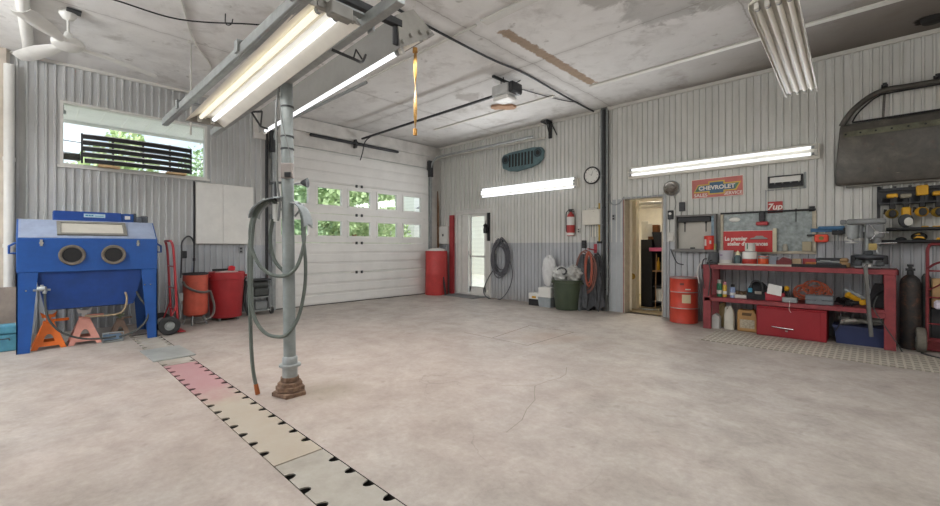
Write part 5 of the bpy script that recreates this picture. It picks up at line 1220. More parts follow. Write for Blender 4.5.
t = thing('bucket', 'milky white bucket on the bench right of the dark grey motor', 'bucket', (6.66, -.37, BT))
b = B(); b.lathe([(.0, 0), (.078, 0), (.092, .19), (.098, .19), (.098, .205), (.088, .205), (.08, .02), (.0, .015)], n=26); b.obj('tub', M_LIL, t)
b = B(); b.lathe([(.084, .02), (.0855, .03), (.0868, .06), (.0865, .07)], n=26); b.obj('label_band', M_OFFW, t)
b = B(); b.loft([[((.0915)*math.sin(a), -(.0915)*math.cos(a), z) for z in (.13, .145)] for a in [-.8+.5*i/6 for i in range(7)]], closed=False, caps=False); b.obj('purple_mark', mat('purple', '7a4a86', .5), t)
t = thing('spray_bottle', 'dark bottle with a cream cap between the milky bucket and the red banded can', 'bottle', (6.805, -.36, BT))
b = B(); b.lathe([(.0, 0), (.045, 0), (.045, .11), (.02, .14), (.0, .14)], n=16); b.obj('body', mat('dark_teal_bottle', '4e6264', .4), t)
b = B(); b.lathe([(.0, .14), (.032, .14), (.022, .18), (.0, .205)], n=14); b.obj('cap', mat('cream_cap', 'd6cba8', .5), t)
can('paint_can', 'large white paint can with a red lower band on the bench', 'can', (6.95, -.36, BT), .088, .185, M_WHITE, [(.015, .085, mat('band_red', 'b0362c', .4)), (.085, .092, M_STEEL)], M_STEEL)
can('paint_can', 'smaller white and green can stacked on the red banded paint can', 'can', (6.955, -.36, BT+.197), .062, .115, M_OFFW, None, None)
b = B(); b.loft([[((.0635)*math.sin(a), -(.0635)*math.cos(a), z) for z in (.03, .11)] for a in [-.5+.25*i/4 for i in range(5)]], closed=False, caps=False); o = b.obj('green_label', mat('green_label', '2d6b4d', .5), [q for q in bpy.data.objects if q.get('label', '').startswith('smaller white and green')][0])
can('paint_can', 'orange can with a grey rim on the bench right of the red banded can', 'can', (7.11, -.36, BT), .062, .125, mat('can_orange', 'd2552a', .4, 0, .06), [(.095, .118, M_STEEL)], M_STEEL)
b = B(); b.box(-.04, .04, -.04, .04, 0, .10, .004); b.box(-.03, .05, -.05, .03, .10, .125, .004); tag(b.obj('small_box', mat('blue_grey_box', '868e98', .5, 0, .12)), 'small blue grey box on the bench right of the orange can', 'box', (7.225, -.33, BT))
b = B(); b.box(-.085, .085, -.06, .06, 0, .075, .004); b.prism([(-.06, .075), (-.02, .115), (.06, .10), (.085, .075)], -.05, .05); tag(b.obj('dark_red_box', mat('maroon_box', '6d2a2c', .5, 0, .1)), 'dark maroon box on the bench behind the pale board', 'box', (7.345, -.33, BT))
b = B(); b.box(-.05, .05, -.04, .04, 0, .10, .003); tag(b.obj('small_carton', mat('beige_carton', 'a89378', .8, 0, .12)), 'beige carton on the bench right of the maroon box', 'carton', (7.475, -.30, BT))
b = B(); b.box(-.08, .08, -.04, .04, 0, .10, .004); tag(b.obj('red_box', mat('dusty_red_box', '9c4046', .5, 0, .1)), 'dusty red box on the bench right of the beige carton', 'box', (7.61, -.20, BT))
b = B(); b.box(-.09, .06, -.03, .03, 0, .025, .01); b.box(-.05, .07, -.025, .025, .025, .06, .012); tag(b.obj('sander', mat('sander_orange', 'b06a34', .5, 0, .2, 30)), 'orange brown hand tool lying in front of the dusty red box', 'tool', (7.62, -.38, BT))
t = thing('tool_tray', 'long grey metal tray of hand tools on the bench left of the drill press', 'tray', (7.80, -.33, BT))
b = B(); b.box(-.13, .13, -.07, .08, 0, .012); b.box(-.13, .13, .07, .08, .012, .115, .003); b.box(-.13, .13, -.07, -.062, .012, .05); b.obj('tray', M_DARK, t)
b = B(); b.cyl((-.11, -.02, .06), (.11, -.01, .065), .016); b.cyl((-.08, -.04, .075), (.02, -.04, .075), .012); b.obj('tool', M_STEEL, t)
b = B(); b.box(-.055, .055, -.04, .04, 0, .06, .01); b.box(-.045, .04, -.035, .035, .06, .115, .015); tag(b.obj('cardboard_lump', M_CARD), 'tan cardboard lump on the bench just left of the drill press', 'carton', (7.955, -.30, BT))
# drill press
t = thing('drill_press', 'grey bench drill press at the right end of the workbench', 'drill press', (8.165, -.34, BT))
M_DP = mat('drill_grey', '7d7f80', .4, .3, .12, 9)
b = B(); b.box(-.12, .12, -.11, .13, 0, .03, .006); b.box(-.05, .05, -.115, -.10, .005, .06, .004); b.obj('base', M_DP, t)
b = B(); b.box(-.03, .03, -.118, -.115, .02, .045); b.obj('rating_plate', M_OFFW, t)
b = B(); b.cyl((0, .03, .03), (0, .03, .52), .030, n=18); b.cyl((0, .03, .03), (0, .03, .09), .05, n=18); b.obj('column', M_STEEL, t)
b = B(); b.lathe([(.0, .10), (.10, .10), (.15, .13), (.155, .155), (.14, .165), (.0, .165)], n=28, c=(.02, -.03, 0)); b.cyl((0, .03, .10), (0, .03, .18), .04); b.obj('table', mat('oily_table', '5b5f66', .3, .5, .15), t)
for s in (-1, 1):
    b = B(); b.box(*sorted((s*.115+.015, s*.165+.015)), -.10, .0, .05, .155, .008); b.obj('clamp_wing', M_BLACK, t)
b = B(); b.box(-.02, .15, -.075, .06, .36, .54, .025, 2); b.cyl((.085, -.03, .26), (.085, -.03, .37), .034); b.cyl((-.06, .02, .37), (-.06, .02, .53), .03); b.obj('head', M_DP, t)
b = B(); b.cyl((.085, -.03, .20), (.085, -.03, .27), .018); b.cyl((.085, -.03, .17), (.085, -.03, .2), .006); b.obj('chuck', M_CHROME, t)
b = B(); b.box(.01, .085, -.07, -.055, .22, .30, .004); b.obj('yellow_tag', mat('tag_tan', 'b09a5e', .6), t)
b = B()
for a in (0, 2.1, 4.2): b.cyl((.08, -.08, .43), (.08+.09*math.cos(a), -.10, .43+.09*math.sin(a)), .006); b.sph((.08+.095*math.cos(a), -.10, .43+.095*math.sin(a)), .013, 10, 6)
b.cyl((.08, -.09, .43), (.08, -.05, .43), .022); b.obj('feed_handle', M_CHROME, t)
b = B(); b.box(-.19, .165, -.08, .10, .535, .60, .018, 2); b.box(-.25, -.19, -.06, .08, .54, .595, .01); b.obj('belt_cover', M_DP, t)
b = B(); b.cyl((-.135, .0, .38), (-.135, .0, .53), .066, n=22); b.cyl((-.135, 0, .36), (-.135, 0, .38), .05, n=22); b.box(-.09, .0, .0, .06, .44, .5); b.obj('motor', M_GSTEEL, t)
b = B(); b.lathe([(.0, .0), (.06, .004), (.062, .012), (.0, .03)], c=(-.14, -.06, .30), n=20); b.tube(spl([(-.14, -.06, .33), (-.20, -.05, .36), (-.15, -.03, .42)]), .006); b.obj('work_light', M_WHITE, t)
b = B(); b.cyl((.08, -.14, .30), (.25, -.14, .305), .011); b.obj('lever', M_CHROME, t)
b = B(); b.box(-.14, -.05, -.10, .0, .03, .10, .01); b.box(.07, .15, -.10, .02, .03, .09, .01); b.box(-.03, .05, -.09, -.02, .165, .21, .008); tag_p = b.obj('vise', mat('vise_dark', '4a4d50', .4, .4, .2, 20), t)
# strap hanging from the drill press
b = B(); b.tube(spl([(0, 0, .97), (-.005, -.06, .95), (0, -.075, .88), (.015, -.06, .60), (.03, -.05, .35), (.045, -.045, .14)]), .026, 8, flat=.5); tag(b.obj('grey_strap', mat('strap_grey', '6a6966', .6, 0, .1)), 'grey strap hanging from the drill press down in front of the bench', 'strap', (8.155, -.575, 0))
# on the lower shelf
def spray(label, x, y, z, r, h, m, cap):
    t = thing('spray_can', label, 'spray can', (x, y, z), 0, 'spray cans on the bench shelf')
    b = B(); b.lathe([(.0, 0), (r, 0), (r, h*.74), (r*.8, h*.79), (.0, h*.79)], n=18); b.obj('can', m, t)
    b = B(); b.lathe([(.0, h*.79), (r*.78, h*.79), (r*.78, h*.98), (r*.6, h), (.0, h)], n=16); b.obj('cap', cap, t)
    b = B(); b.lathe([(r+.001, h*.18), (r+.0014, h*.2), (r+.0014, h*.36), (r+.001, h*.38)], n=18); b.obj('label_band', M_WHITE, t)
spray('green spray can with a pale cap on the left of the bench shelf', 6.575, -.38, ST, .034, .25, mat('spray_green', '2f7d58', .4), M_OFFW)
spray('yellow spray can with a pink cap on the bench shelf', 6.645, -.38, ST, .027, .225, mat('spray_yellow', 'c9a63a', .4), mat('pink_cap', 'c98a92', .5))
spray('white and blue spray can with a dark cap on the bench shelf', 6.745, -.38, ST, .034, .19, mat('spray_bluewhite', '8fa0c4', .4, 0, .3, 20), M_BLACK)
t = thing('parts_tray', 'white tray of brown parts on the shelf right of the spray cans', 'tray', (6.86, -.38, ST))
b = B(); b.box(-.08, .08, -.06, .06, 0, .05, .008); b.obj('tray', M_OFFW, t)
b = B(); q = random.Random(5)
for k in range(9): x, y = q.uniform(-.06, .06), q.uniform(-.04, .04); b.box(x-.02, x+.02, y-.015, y+.015, .05, .075+q.uniform(0, .03), .004)
o = b.obj('brown_parts', mat('brown_parts', '5b4630', .7, 0, .2), t); o['kind'] = 'stuff'
t = thing('tool_bag', 'black cloth tool bag with a blue tag on the bench shelf', 'bag', (7.05, -.37, ST))
b = B(); b.loft([[(x*k, y*k+dy, z) for x, y in ((-.12, -.08), (-.04, -.1), (.05, -.09), (.12, -.07), (.12, .08), (-.12, .08))] for z, k, dy in ((0, 1, 0), (.06, 1.03, 0), (.14, .95, .01), (.20, .7, .02), (.24, .35, .03))]); b.obj('bag', mat('black_cloth', '27272a', .8, 0, .3, 14), t)
b = B(); b.tube(spl([(-.07, -.09, .14), (-.05, -.08, .25), (.05, -.07, .24), (.07, -.09, .12)]), .012, 6); b.obj('handle', M_DARK, t)
b = B(); b.box(-.10, -.05, -.11, -.095, .10, .16, .004); b.obj('blue_tag', mat('blue_tag', '3a84a0', .5), t)
b = B(); b.box(-.02, .06, -.112, -.095, .08, .12, .004); b.obj('grey_tag', mat('grey_tag', '8a857e', .5), t)
t = thing('tool_case', 'red and black tool case with a white card on the bench shelf', 'case', (7.25, -.36, ST))
b = B(); b.box(-.11, .11, -.09, .08, 0, .11, .008); b.obj('case', mat('case_red', 'a02c38', .45, 0, .1), t)
b = B(); b.box(-.09, .10, -.07, .07, .11, .20, .02); b.obj('lid', M_BLACK, t)
b = B(); b.loft([[(-.085, -.10, .10), (.075, -.10, .07), (.085, -.085, .20), (-.065, -.085, .235)], [(-.085, -.104, .10), (.075, -.104, .07), (.085, -.089, .20), (-.065, -.089, .235)]], smooth=False); b.obj('white_card', M_WHITE, t)
t = thing('hand_drill', 'small yellow and black tool standing right of the white card', 'tool', (7.375, -.36, ST))
b = B(); b.box(-.03, .03, -.03, .03, 0, .06, .008); b.box(-.018, .018, -.025, .025, .06, .14, .006); b.obj('grip', M_BLACK, t)
b = B(); b.sph((0, 0, .17), (.032, .05, .04)); b.obj('body', M_YELLOW, t)
b = B(); b.box(-.08, .08, -.06, .05, 0, .065, .006); b.box(-.07, .07, -.062, -.06, .02, .05); tag(b.obj('grey_tray', mat('drawer_grey', '8b8f90', .45, .2, .1)), 'small grey drawer on the bench shelf below the orange cord', 'drawer', (7.42, -.46, ST))
b = B()
for k, (cx, cz, rx, rz_, n_) in enumerate(((-.08, .13, .10, .075, 4), (.02, .18, .11, .09, 4), (.10, .13, .09, .07, 4), (.0, .12, .17, .07, 3))):
    b.tube(coil((cx, -.02+.02*k, cz), rx, rz_, n_, .03, .08, seed=40+k, k=14), .007, 5)
tag(b.obj('extension_cable', mat('cord_orange', 'b3583a', .5, 0, .08)), 'tangled orange extension cord heaped on the bench shelf', 'cord', (7.64, -.27, ST))
t = thing('socket_case', 'flat grey case on the bench shelf in front of the orange cord', 'case', (7.72, -.42, ST))
b = B(); b.box(-.14, .14, -.09, .07, 0, .055, .008); b.obj('bottom', mat('case_grey', '6e7378', .5, 0, .08), t)
b = B(); b.box(-.14, .14, -.09, .07, .058, .115, .008); b.box(-.03, .03, -.10, -.09, .045, .075, .004); b.obj('lid', mat('case_grey', '6e7378'), t)
def power_tool(label, loc, rz, m=M_YELLOW, s=1, rot=None):
    t = thing('power_drill', label, 'power drill', loc, rz, None, rot)
    b = B(); b.cyl((0, 0, 0), (.11*s, 0, 0), .032*s, .030*s, n=14); b.box(-.035*s, .01*s, -.03*s, .03*s, -.03*s, .034*s, .01); b.obj('motor_body', m, t)
    b = B(); b.cyl((.11*s, 0, 0), (.15*s, 0, 0), .024*s, .016*s); b.cyl((.15*s, 0, 0), (.17*s, 0, 0), .008*s); b.obj('chuck', M_BLACK, t)
    b = B(); b.prism([(.0, -.02*s), (.045*s, -.02*s), (.025*s, -.12*s), (-.025*s, -.12*s)], -.018*s, .018*s, bev=.006); b.obj('grip', M_BLACK, t)
    b = B(); b.box(-.045*s, .055*s, -.032*s, .032*s, -.165*s, -.12*s, .008); b.obj('battery', M_BLACK, t)
    return t
power_tool('yellow power drill lying on the bench shelf right of the flat grey case', (8.0, -.40, ST+.13), 0, rot=(.9, .5, .4))
power_tool('yellow power drill lying behind the grey strap on the bench shelf', (8.13, -.42, ST+.06), 0, rot=(1.4, -.1, 1.2))
b = B(); b.cyl((-.10, 0, .20), (.04, -.03, .13), .028); b.cyl((.04, -.03, .13), (.08, -.04, .11), .018); tag(b.obj('grey_grinder', M_GSTEEL), 'pale grey tool leaning on top of the yellow drills', 'tool', (8.06, -.34, ST))
b = B(); b.loft([[(x*k+.02*z, y*k, z) for x, y in ((-.08, -.08), (.07, -.08), (.08, .08), (-.07, .08))] for z, k in ((0, 1), (.12, 1.05), (.22, .8), (.29, .5))]); b.tube(spl([(-.09, -.09, .05), (.0, -.1, .18), (.08, -.09, .26)]), .008); tag(b.obj('black_bag', mat('black_cloth', '27272a')), 'black bag at the right end of the bench shelf', 'bag', (8.26, -.30, ST))
b = B(); b.tube(spl([(.14, .06, .03), (.0, -.12, .03), (-.1, -.1, .025), (-.18, .02, .03), (-.05, .1, .04)]), .008); b.tube(spl([(.1, -.1, .03), (.0, -.19, .01), (-.03, -.20, -.2), (-.07, -.17, -.30)]), .006); tag(b.obj('power_cable', M_BLACK), 'thin black cord trailing off the bench shelf near the grey case', 'cord', (7.95, -.40, ST))
b = B(); b.tube(spl([(0, 0, .62), (-.03, -.02, .50), (.0, -.04, .40), (.08, -.05, .25), (.16, -.05, .1), (.20, -.06, .015)]), .006); tag(b.obj('loose_cable', M_BHOSE), 'dark grey cord looping beside the right bench leg down to the floor', 'cord', (8.25, -.61, 0))
b = B(); b.cyl((0, 0, 0), (.03, -.02, .30), .008); tag(b.obj('thin_rod', M_DARK), 'thin dark rod standing in the blue tub', 'rod', (8.0, -.38, .2))
b = B(); b.tube(spl([(0, 0, .05), (.005, -.02, 0), (.0, -.03, -.06), (.02, -.03, -.10)]), .003); tag(b.obj('white_string', M_WHITE), 'short white cord hanging from the shelf over the red chest', 'string', (7.43, -.60, .44))
# under the bench
t = thing('carton', 'small white carton on the floor at the left bench leg', 'carton', (6.545, -.46, 0))
b = B(); b.box(-.05, .06, -.06, .06, 0, .17, .004); b.prism([(-.05, .17), (.06, .17), (.005, .215)], -.06, .06); b.obj('carton', mat('dull_white_carton', 'b0aeab', .7, 0, .08), t)
def jug(label, loc, w, d, h, m, cap, hx=.3):
    t = thing('jug', label, 'jug', loc, 0, 'jugs under the bench')
    b = B(); rg = []
    for z, k in ((0, .94), (.01, 1), (.62*h, 1), (.78*h, .82), (.88*h, .45), (.93*h, .28), (.97*h, .26)):
        ex = .0
        rg.append([(w*k*(abs(math.cos(a))**.55)*math.copysign(1, math.cos(a))+(w*.25*(1-k)), d*k*(abs(math.sin(a))**.55)*math.copysign(1, math.sin(a)), z) for a in (2*PI*i/20 for i in range(20))])
    b.loft(rg); b.obj('body', m, t)
    b = B(); b.tube(spl([(-w*.75, 0, .60*h), (-w*.75, 0, .86*h), (-w*.35, 0, .93*h), (w*.1, 0, .88*h)]), .013, 7); b.obj('handle', m, t)
    b = B(); b.cyl((w*.18, 0, .95*h), (w*.18, 0, h), .022); b.obj('cap', cap, t)
jug('yellowed jug standing behind the small white carton', (6.60, -.25, .0), .055, .06, .36, mat('yellowed', 'a89568', .5, 0, .12), M_WOOD)
jug('white plastic jug under the left half of the bench', (6.715, -.42, 0), .065, .065, .34, mat('jug_white', 'c6c1b4', .45, 0, .08), M_OFFW)
t = thing('jug', 'large tan oil jug with a pale label under the bench by the red chest', 'jug', (6.94, -.42, 0), 0, 'jugs under the bench')
b = B(); b.prism([(-.12, 0), (.12, 0), (.12, .22), (.10, .26), (.075, .315), (.045, .315), (.04, .285), (-.06, .285), (-.07, .31), (-.10, .31), (-.12, .26)], -.07, .07, bev=.012); b.obj('body', mat('tan_jug', 'a8804e', .45, 0, .12, 7), t)
b = B(); b.box(-.085, .09, -.073, -.07, .05, .17, .001); b.obj('label', mat('jug_label', 'a59b88', .5, 0, .25, 40), t)
b = B(); b.prism([(-.06, .225), (.05, .225), (.06, .265), (-.055, .265)], -.075, -.068); b.obj('grip_shade', mat('jug_shadow', '5b4326', .6), t)  # dark slab paints in the shade of the grip hollow
t = thing('tool_chest', 'wide glossy red tool chest on the floor under the bench', 'tool chest', (7.435, -.40, 0))
M_CH = mat('chest_red', '8e2129', .35, 0, .06, 4)
b = B(); b.box(-.365, .365, -.20, .20, .0, .375, .006); b.obj('body', M_CH, t)
b = B(); b.box(-.368, .368, -.204, .204, .376, .395, .006); b.obj('lid', M_CH, t)
b = B(); b.box(-.355, .31, -.208, -.20, .015, .368, .004); b.obj('front_flap', M_CH, t)
b = B(); b.tube(spl([(-.19, -.207, .135), (-.18, -.235, .135), (-.07, -.24, .13), (.03, -.235, .125), (.04, -.207, .125)]), .008); b.box(-.05, -.02, -.214, -.207, .08, .10, .003); b.obj('handle', M_CHROME, t)
t = thing('storage_tub', 'dark blue plastic tub of scrap under the right end of the bench', 'tub', (8.10, -.37, 0))
b = B(); b.loft([[(-.215, -.13, 0), (.215, -.13, 0), (.215, .13, 0), (-.215, .13, 0)], [(-.235, -.15, .20), (.235, -.15, .20), (.235, .15, .20), (-.235, .15, .20)], [(-.25, -.165, .20), (.25, -.165, .20), (.25, .165, .20), (-.25, .165, .20)], [(-.25, -.165, .225), (.25, -.165, .225), (.25, .165, .225), (-.25, .165, .225)]], smooth=False); b.obj('tub', mat('tub_navy', '2e3658', .45, 0, .08), t)
q = random.Random(11)
for k in range(9):
    b = B(); x, y, a = q.uniform(-.19, .17), q.uniform(-.11, .11), q.uniform(-.8, .8); d = Vector((math.cos(a), math.sin(a)*.5, q.uniform(-.1, .5)))*.06
    c_ = Vector((x, y-.03, .245+q.uniform(0, .05))); b.cyl(c_-d, c_+d, .020+q.uniform(0, .016), n=10); tag(b.obj('scrap_pipe', mat('scrap_grey', '908c84', .5, .2, .15, 14)), 'grey scrap pipe piece lying in the dark blue tub', 'pipe piece', (8.10, -.37, 0), group='scrap in the blue tub')

# ------------------------------------------------------------------ right of the bench
t = thing('gas_cylinder', 'rusty black gas cylinder standing right of the workbench', 'gas cylinder', (8.53, -.30, 0))
b = B(); b.lathe([(.0, .01), (.085, .0), (.09, .02), (.09, .76), (.08, .81), (.05, .85), (.03, .865), (.0, .865)], n=26); b.obj('body', MATS['rusty_black'], t)
b = B(); b.lathe([(.03, .86), (.028, .91), (.018, .92), (.018, .96), (.0, .96)], n=14); b.cyl((-.04, 0, .925), (.04, 0, .925), .014); b.cyl((0, 0, .96), (0, 0, .985), .028); b.obj('valve', M_DARK, t)
b = B(); b.lathe([(.0, 0), (.038, 0), (.038, .84), (.02, .88), (.0, .88)], n=16)
for k in range(5): b.lathe([(.039, .55+k*.04), (.042, .555+k*.04), (.039, .56+k*.04)], n=16)
tag(b.obj('slim_cylinder', M_BHOSE), 'slim dark cylinder between the rusty cylinder and the red cart', 'cylinder', (8.66, -.22, 0))
ht = hand_truck((8.86, -.38, 0), 0, 'worn red hand truck carrying a carton at the right edge', 1.22, .20, mat('worn_red', '7d2f33', .55, 0, .2, 8), .14, mat('dusty_tyre', '6a655c', .85, 0, .15, 20))
b = B(); b.tube(spl([(-.20, -.06, .95), (-.12, -.16, 1.02), (.05, -.2, 1.03), (.2, -.06, .98)]), .012); b.tube(spl([(-.20, -.05, .7), (-.12, -.2, .78), (.0, -.22, .9), (.2, -.06, .93)]), .008); b.obj('hoop', mat('worn_red', '7d2f33'), ht)
b = B(); b.box(-.16, .20, -.12, .02, .0, .33, .004); tag(b.obj('carton', M_CARD), 'brown carton standing on the red hand truck at the right edge', 'carton', (8.86, -.22, .50))
b = B(); b.box(-.05, .06, -.03, .03, 0, .10, .02); tag(b.obj('white_pouch', mat('pouch', 'c9c2cf', .5, 0, .2, 30)), 'crumpled white and violet pouch on the red hand truck', 'pouch', (8.76, -.37, .49))
b = B(); b.box(-.18, .2, -.1, .06, 0, .46, .004); tag(b.obj('storage_box', M_DARK), 'dark box on the floor behind the red hand truck', 'box', (8.88, -.13, .02))
b = B(); b.tube(spl([(-.02, 0, .02), (.1, -.15, .015), (.3, -.2, .015), (.6, -.1, .015)]), .010); tag(b.obj('floor_cable', M_DARK), 'dark cord on the floor in front of the red hand truck', 'cord', (8.62, -.62, 0))
# tool rack
t = thing('tool_rack', 'dark steel rack for power tools on the wall right of the drill press', 'tool rack', (8.62, W_, 0))
b = B()
b.box(-.35, .60, -.012, 0, 1.71, 1.92)
b.box(-.35, .60, -.15, -.012, 1.715, 1.73); b.box(-.35, .60, -.05, -.012, 1.885, 1.90)
for k in range(8): x = -.34+.13*k; b.box(x-.012, x+.012, -.15, -.0, 1.73, 1.80); b.box(x-.014, x+.014, -.02, 0, 1.90, 1.94)
b.obj('holder_rail', M_DARK, t)
for z, x0_, dz in ((1.385, -.29, .19), (1.235, -.33, .19)):
    b = B(); b.box(x0_, .60, -dz, 0, z, z+.015, .003); b.box(x0_, .60, -dz, -dz+.01, z, z+.04, .003); b.obj('shelf', M_BLACK, t)
b = B(); b.box(-.37, -.34, -.02, 0, 1.2, 1.95); b.box(.3, .33, -.02, 0, 1.2, 1.95); b.obj('upright', M_DARK, t)
def hung(label, x, z, m1, kind):
    t = thing('power_tool', label, 'power tool', (x, W_-.11, z), 0, 'power tools hanging on the rack'); t.scale = (1.1, 1.15, 1.4)
    b = B(); b.box(-.045, .045, -.04, .045, .0, .035 if kind != 2 else .085, .008); b.obj('battery', M_YELLOW if kind != 1 else mat('dusty_battery', '8a8473', .5), t)
    b = B(); b.prism([(-.022, 0), (.022, 0), (.026, -.10), (-.026, -.10)], -.022, .022, bev=.006); b.obj('grip', M_BLACK, t)
    if kind == 1:
        b = B(); b.box(-.035, .04, -.035, .035, -.16, -.08, .012); b.obj('motor_body', M_YELLOW, t)
        b = B(); b.lathe([(.0, -.045), (.055, -.04), (.06, -.01), (.055, .02), (.0, .025)], c=(.0, 0, -.195), axis='y', n=20); b.obj('guard', M_DARK, t)
        b = B(); b.lathe([(.0, -.05), (.035, -.05), (.035, -.045), (.0, -.045)], c=(.02, 0, -.205), axis='y', n=20); b.obj('disc', M_OFFW, t)
    else:
        b = B(); b.sph((-.005, -.02, -.14), (.055, .06, .042), 16, 10); b.obj('motor_body', M_YELLOW if kind == 2 else mat('olive_yellow', '8f7428', .45, 0, .25, 25), t)
        b = B(); b.lathe([(.0, -.085), (.028, -.085), (.034, -.06), (.034, -.03), (.0, -.03)], c=(.0, -.0, -.14), axis='y', n=16); b.obj('chuck', M_BLACK, t)
        b = B(); b.tube([(-.06, 0, -.14), (-.055, -.01, -.10)], .014); b.obj('trigger', M_BLACK, t)
    return t
hung('leftmost power tool on the rack, olive yellow with a thin yellow battery', 8.385, 1.79, None, 0)
hung('grinder with a pale disc hanging second on the rack', 8.50, 1.78, None, 1)
hung('power tool with a tall orange yellow battery hanging third on the rack', 8.635, 1.80, None, 2)
hung('power tool hanging fourth on the rack by the right edge', 8.765, 1.79, None, 0)
for k, (x, w_) in enumerate(((8.655, .03), (8.75, .035))):
    b = B(); b.box(-w_, w_, -.04, .03, 0, .035, .006); tag(b.obj('battery', M_YELLOW), ('yellow battery lying on the upper shelf of the rack below the third tool', 'yellow battery lying on the upper shelf of the rack by the right edge')[k], 'battery', (x, W_-.12, 1.401))
t = thing('circular_saw', 'yellow and black saw lying on the lower shelf of the rack', 'saw', (8.61, W_-.10, 1.25))
b = B(); b.sph((0, 0, .06), (.07, .05, .055), 16, 10); b.obj('body', M_BLACK, t)
b = B(); b.prism([(-.05, .04), (-.02, .07), (.03, .06), (.05, .035), (.0, .05)], -.06, -.045, bev=.003); b.prism([(-.04, .085), (.0, .10), (.01, .085)], -.06, -.04); b.obj('yellow_panel', M_YELLOW, t)
b = B(); b.box(-.02, .08, -.03, .03, .0, .02, .006); b.obj('foot', M_DARK, t)
b = B(); b.sph((0, 0, .03), (.05, .05, .03)); tag(b.obj('black_pouch', M_BLACK), 'small black lump left of the saw on the lower shelf of the rack', 'pouch', (8.46, W_-.10, 1.25))
b = B(); b.box(-.03, .06, -.03, .03, 0, .05, .01); tag(b.obj('yellow_case', M_YELLOW), 'yellow piece on the lower shelf of the rack at the right edge', 'tool', (8.78, W_-.10, 1.25))

# car door hung above the rack
t = thing('car_door_shell', 'bare dark grey car door with an empty window frame hung on the wall', 'car door', (8.62, W_, 0))
M_PR = MATS['primer_metal']
b = B(); rg = []
prof = [(0, 1.985), (-.05, 1.985), (-.075, 2.0), (-.085, 2.03), (-.10, 2.10), (-.115, 2.25), (-.12, 2.42), (-.115, 2.58), (-.10, 2.66), (-.09, 2.70), (-.07, 2.765), (-.03, 2.785), (0, 2.785)]
for x, k, sh in ((-.765, .90, .25), (-.762, .94, .7), (-.75, .97, .92), (-.725, .99, 1), (-.3, 1, 1), (.2, 1, 1), (.9, 1, 1)):
    rg.append([(x+(.045*max(0, (z-2.2)/.6) if x < -.7 else 0), y*sh-.02, 2.385+(z-2.385)*k) for y, z in prof])
b.loft(rg, closed=True); b.obj('door_skin', M_PR, t)
b = B(); b.loft([[(x, -.142, 2.60), (x, -.138, 2.605), (x, -.122, 2.675), (x, -.126, 2.67)] for x in (-.68, .9)], smooth=False); b.obj('bare_strip', mat('bare_strip', '6d6c5a', .5, .1, .3, 9), t)
b = B()
for k in range(9): b.cyl((-.66+.14*k, -.136, 2.64), (-.66+.14*k, -.145, 2.637), .011, n=10)
b.obj('trim_hole', M_BLACK, t)
b = B(); b.loft([[(x, -.02, 1.96), (x, -.075, 1.962), (x, -.085, 1.985), (x, -.02, 1.99)] for x in (-.66, .9)], smooth=False); b.obj('lower_lip', mat('lip_grey', '77756f', .45, .2, .1), t)
b = B()
b.tube(spl([(-.70, -.06, 2.77), (-.655, -.06, 2.86), (-.575, -.06, 2.97), (-.44, -.06, 3.085), (-.29, -.06, 3.14), (-.08, -.06, 3.135), (.3, -.06, 3.125), (.9, -.06, 3.12)]), .034, 10); b.tube([(-.315, -.05, 2.78), (-.30, -.05, 3.12)], .012)
b.obj('window_rail', M_PR, t)
b = B(); b.tube(spl([(-.60, -.06, 2.80), (-.55, -.06, 2.90), (-.46, -.06, 3.0), (-.36, -.06, 3.075), (-.2, -.06, 3.095), (.9, -.06, 3.08)]), .010, 6); b.tube([(-.6, -.06, 2.795), (.9, -.06, 2.795)], .012, 6); b.obj('rubber_seal', M_BLACK, t)
for x, z in ((-.30, 3.185), (.14, 3.175)):
    b = B(); b.cyl((x, 0, z), (x, -.10, z+.01), .016); b.box(x-.03, x+.03, -.012, 0, z-.03, z+.04); b.cyl((x, -.09, z), (x, -.09, z+.035), .02); tag(b.obj('door_hanger', M_DARK), 'dark hook holding the car door frame, '+('above its upright bar' if x < 0 else 'at the right edge'), 'hook', (8.62, W_, 0))

# lattice mat before the bench
b = B(); b.box(6.62, 9.9, -1.50, -.70, 0, .012, .003); tag(b.obj('floor_mat', MATS['lattice_mat']), 'long tan lattice mat on the floor in front of the bench', 'mat')
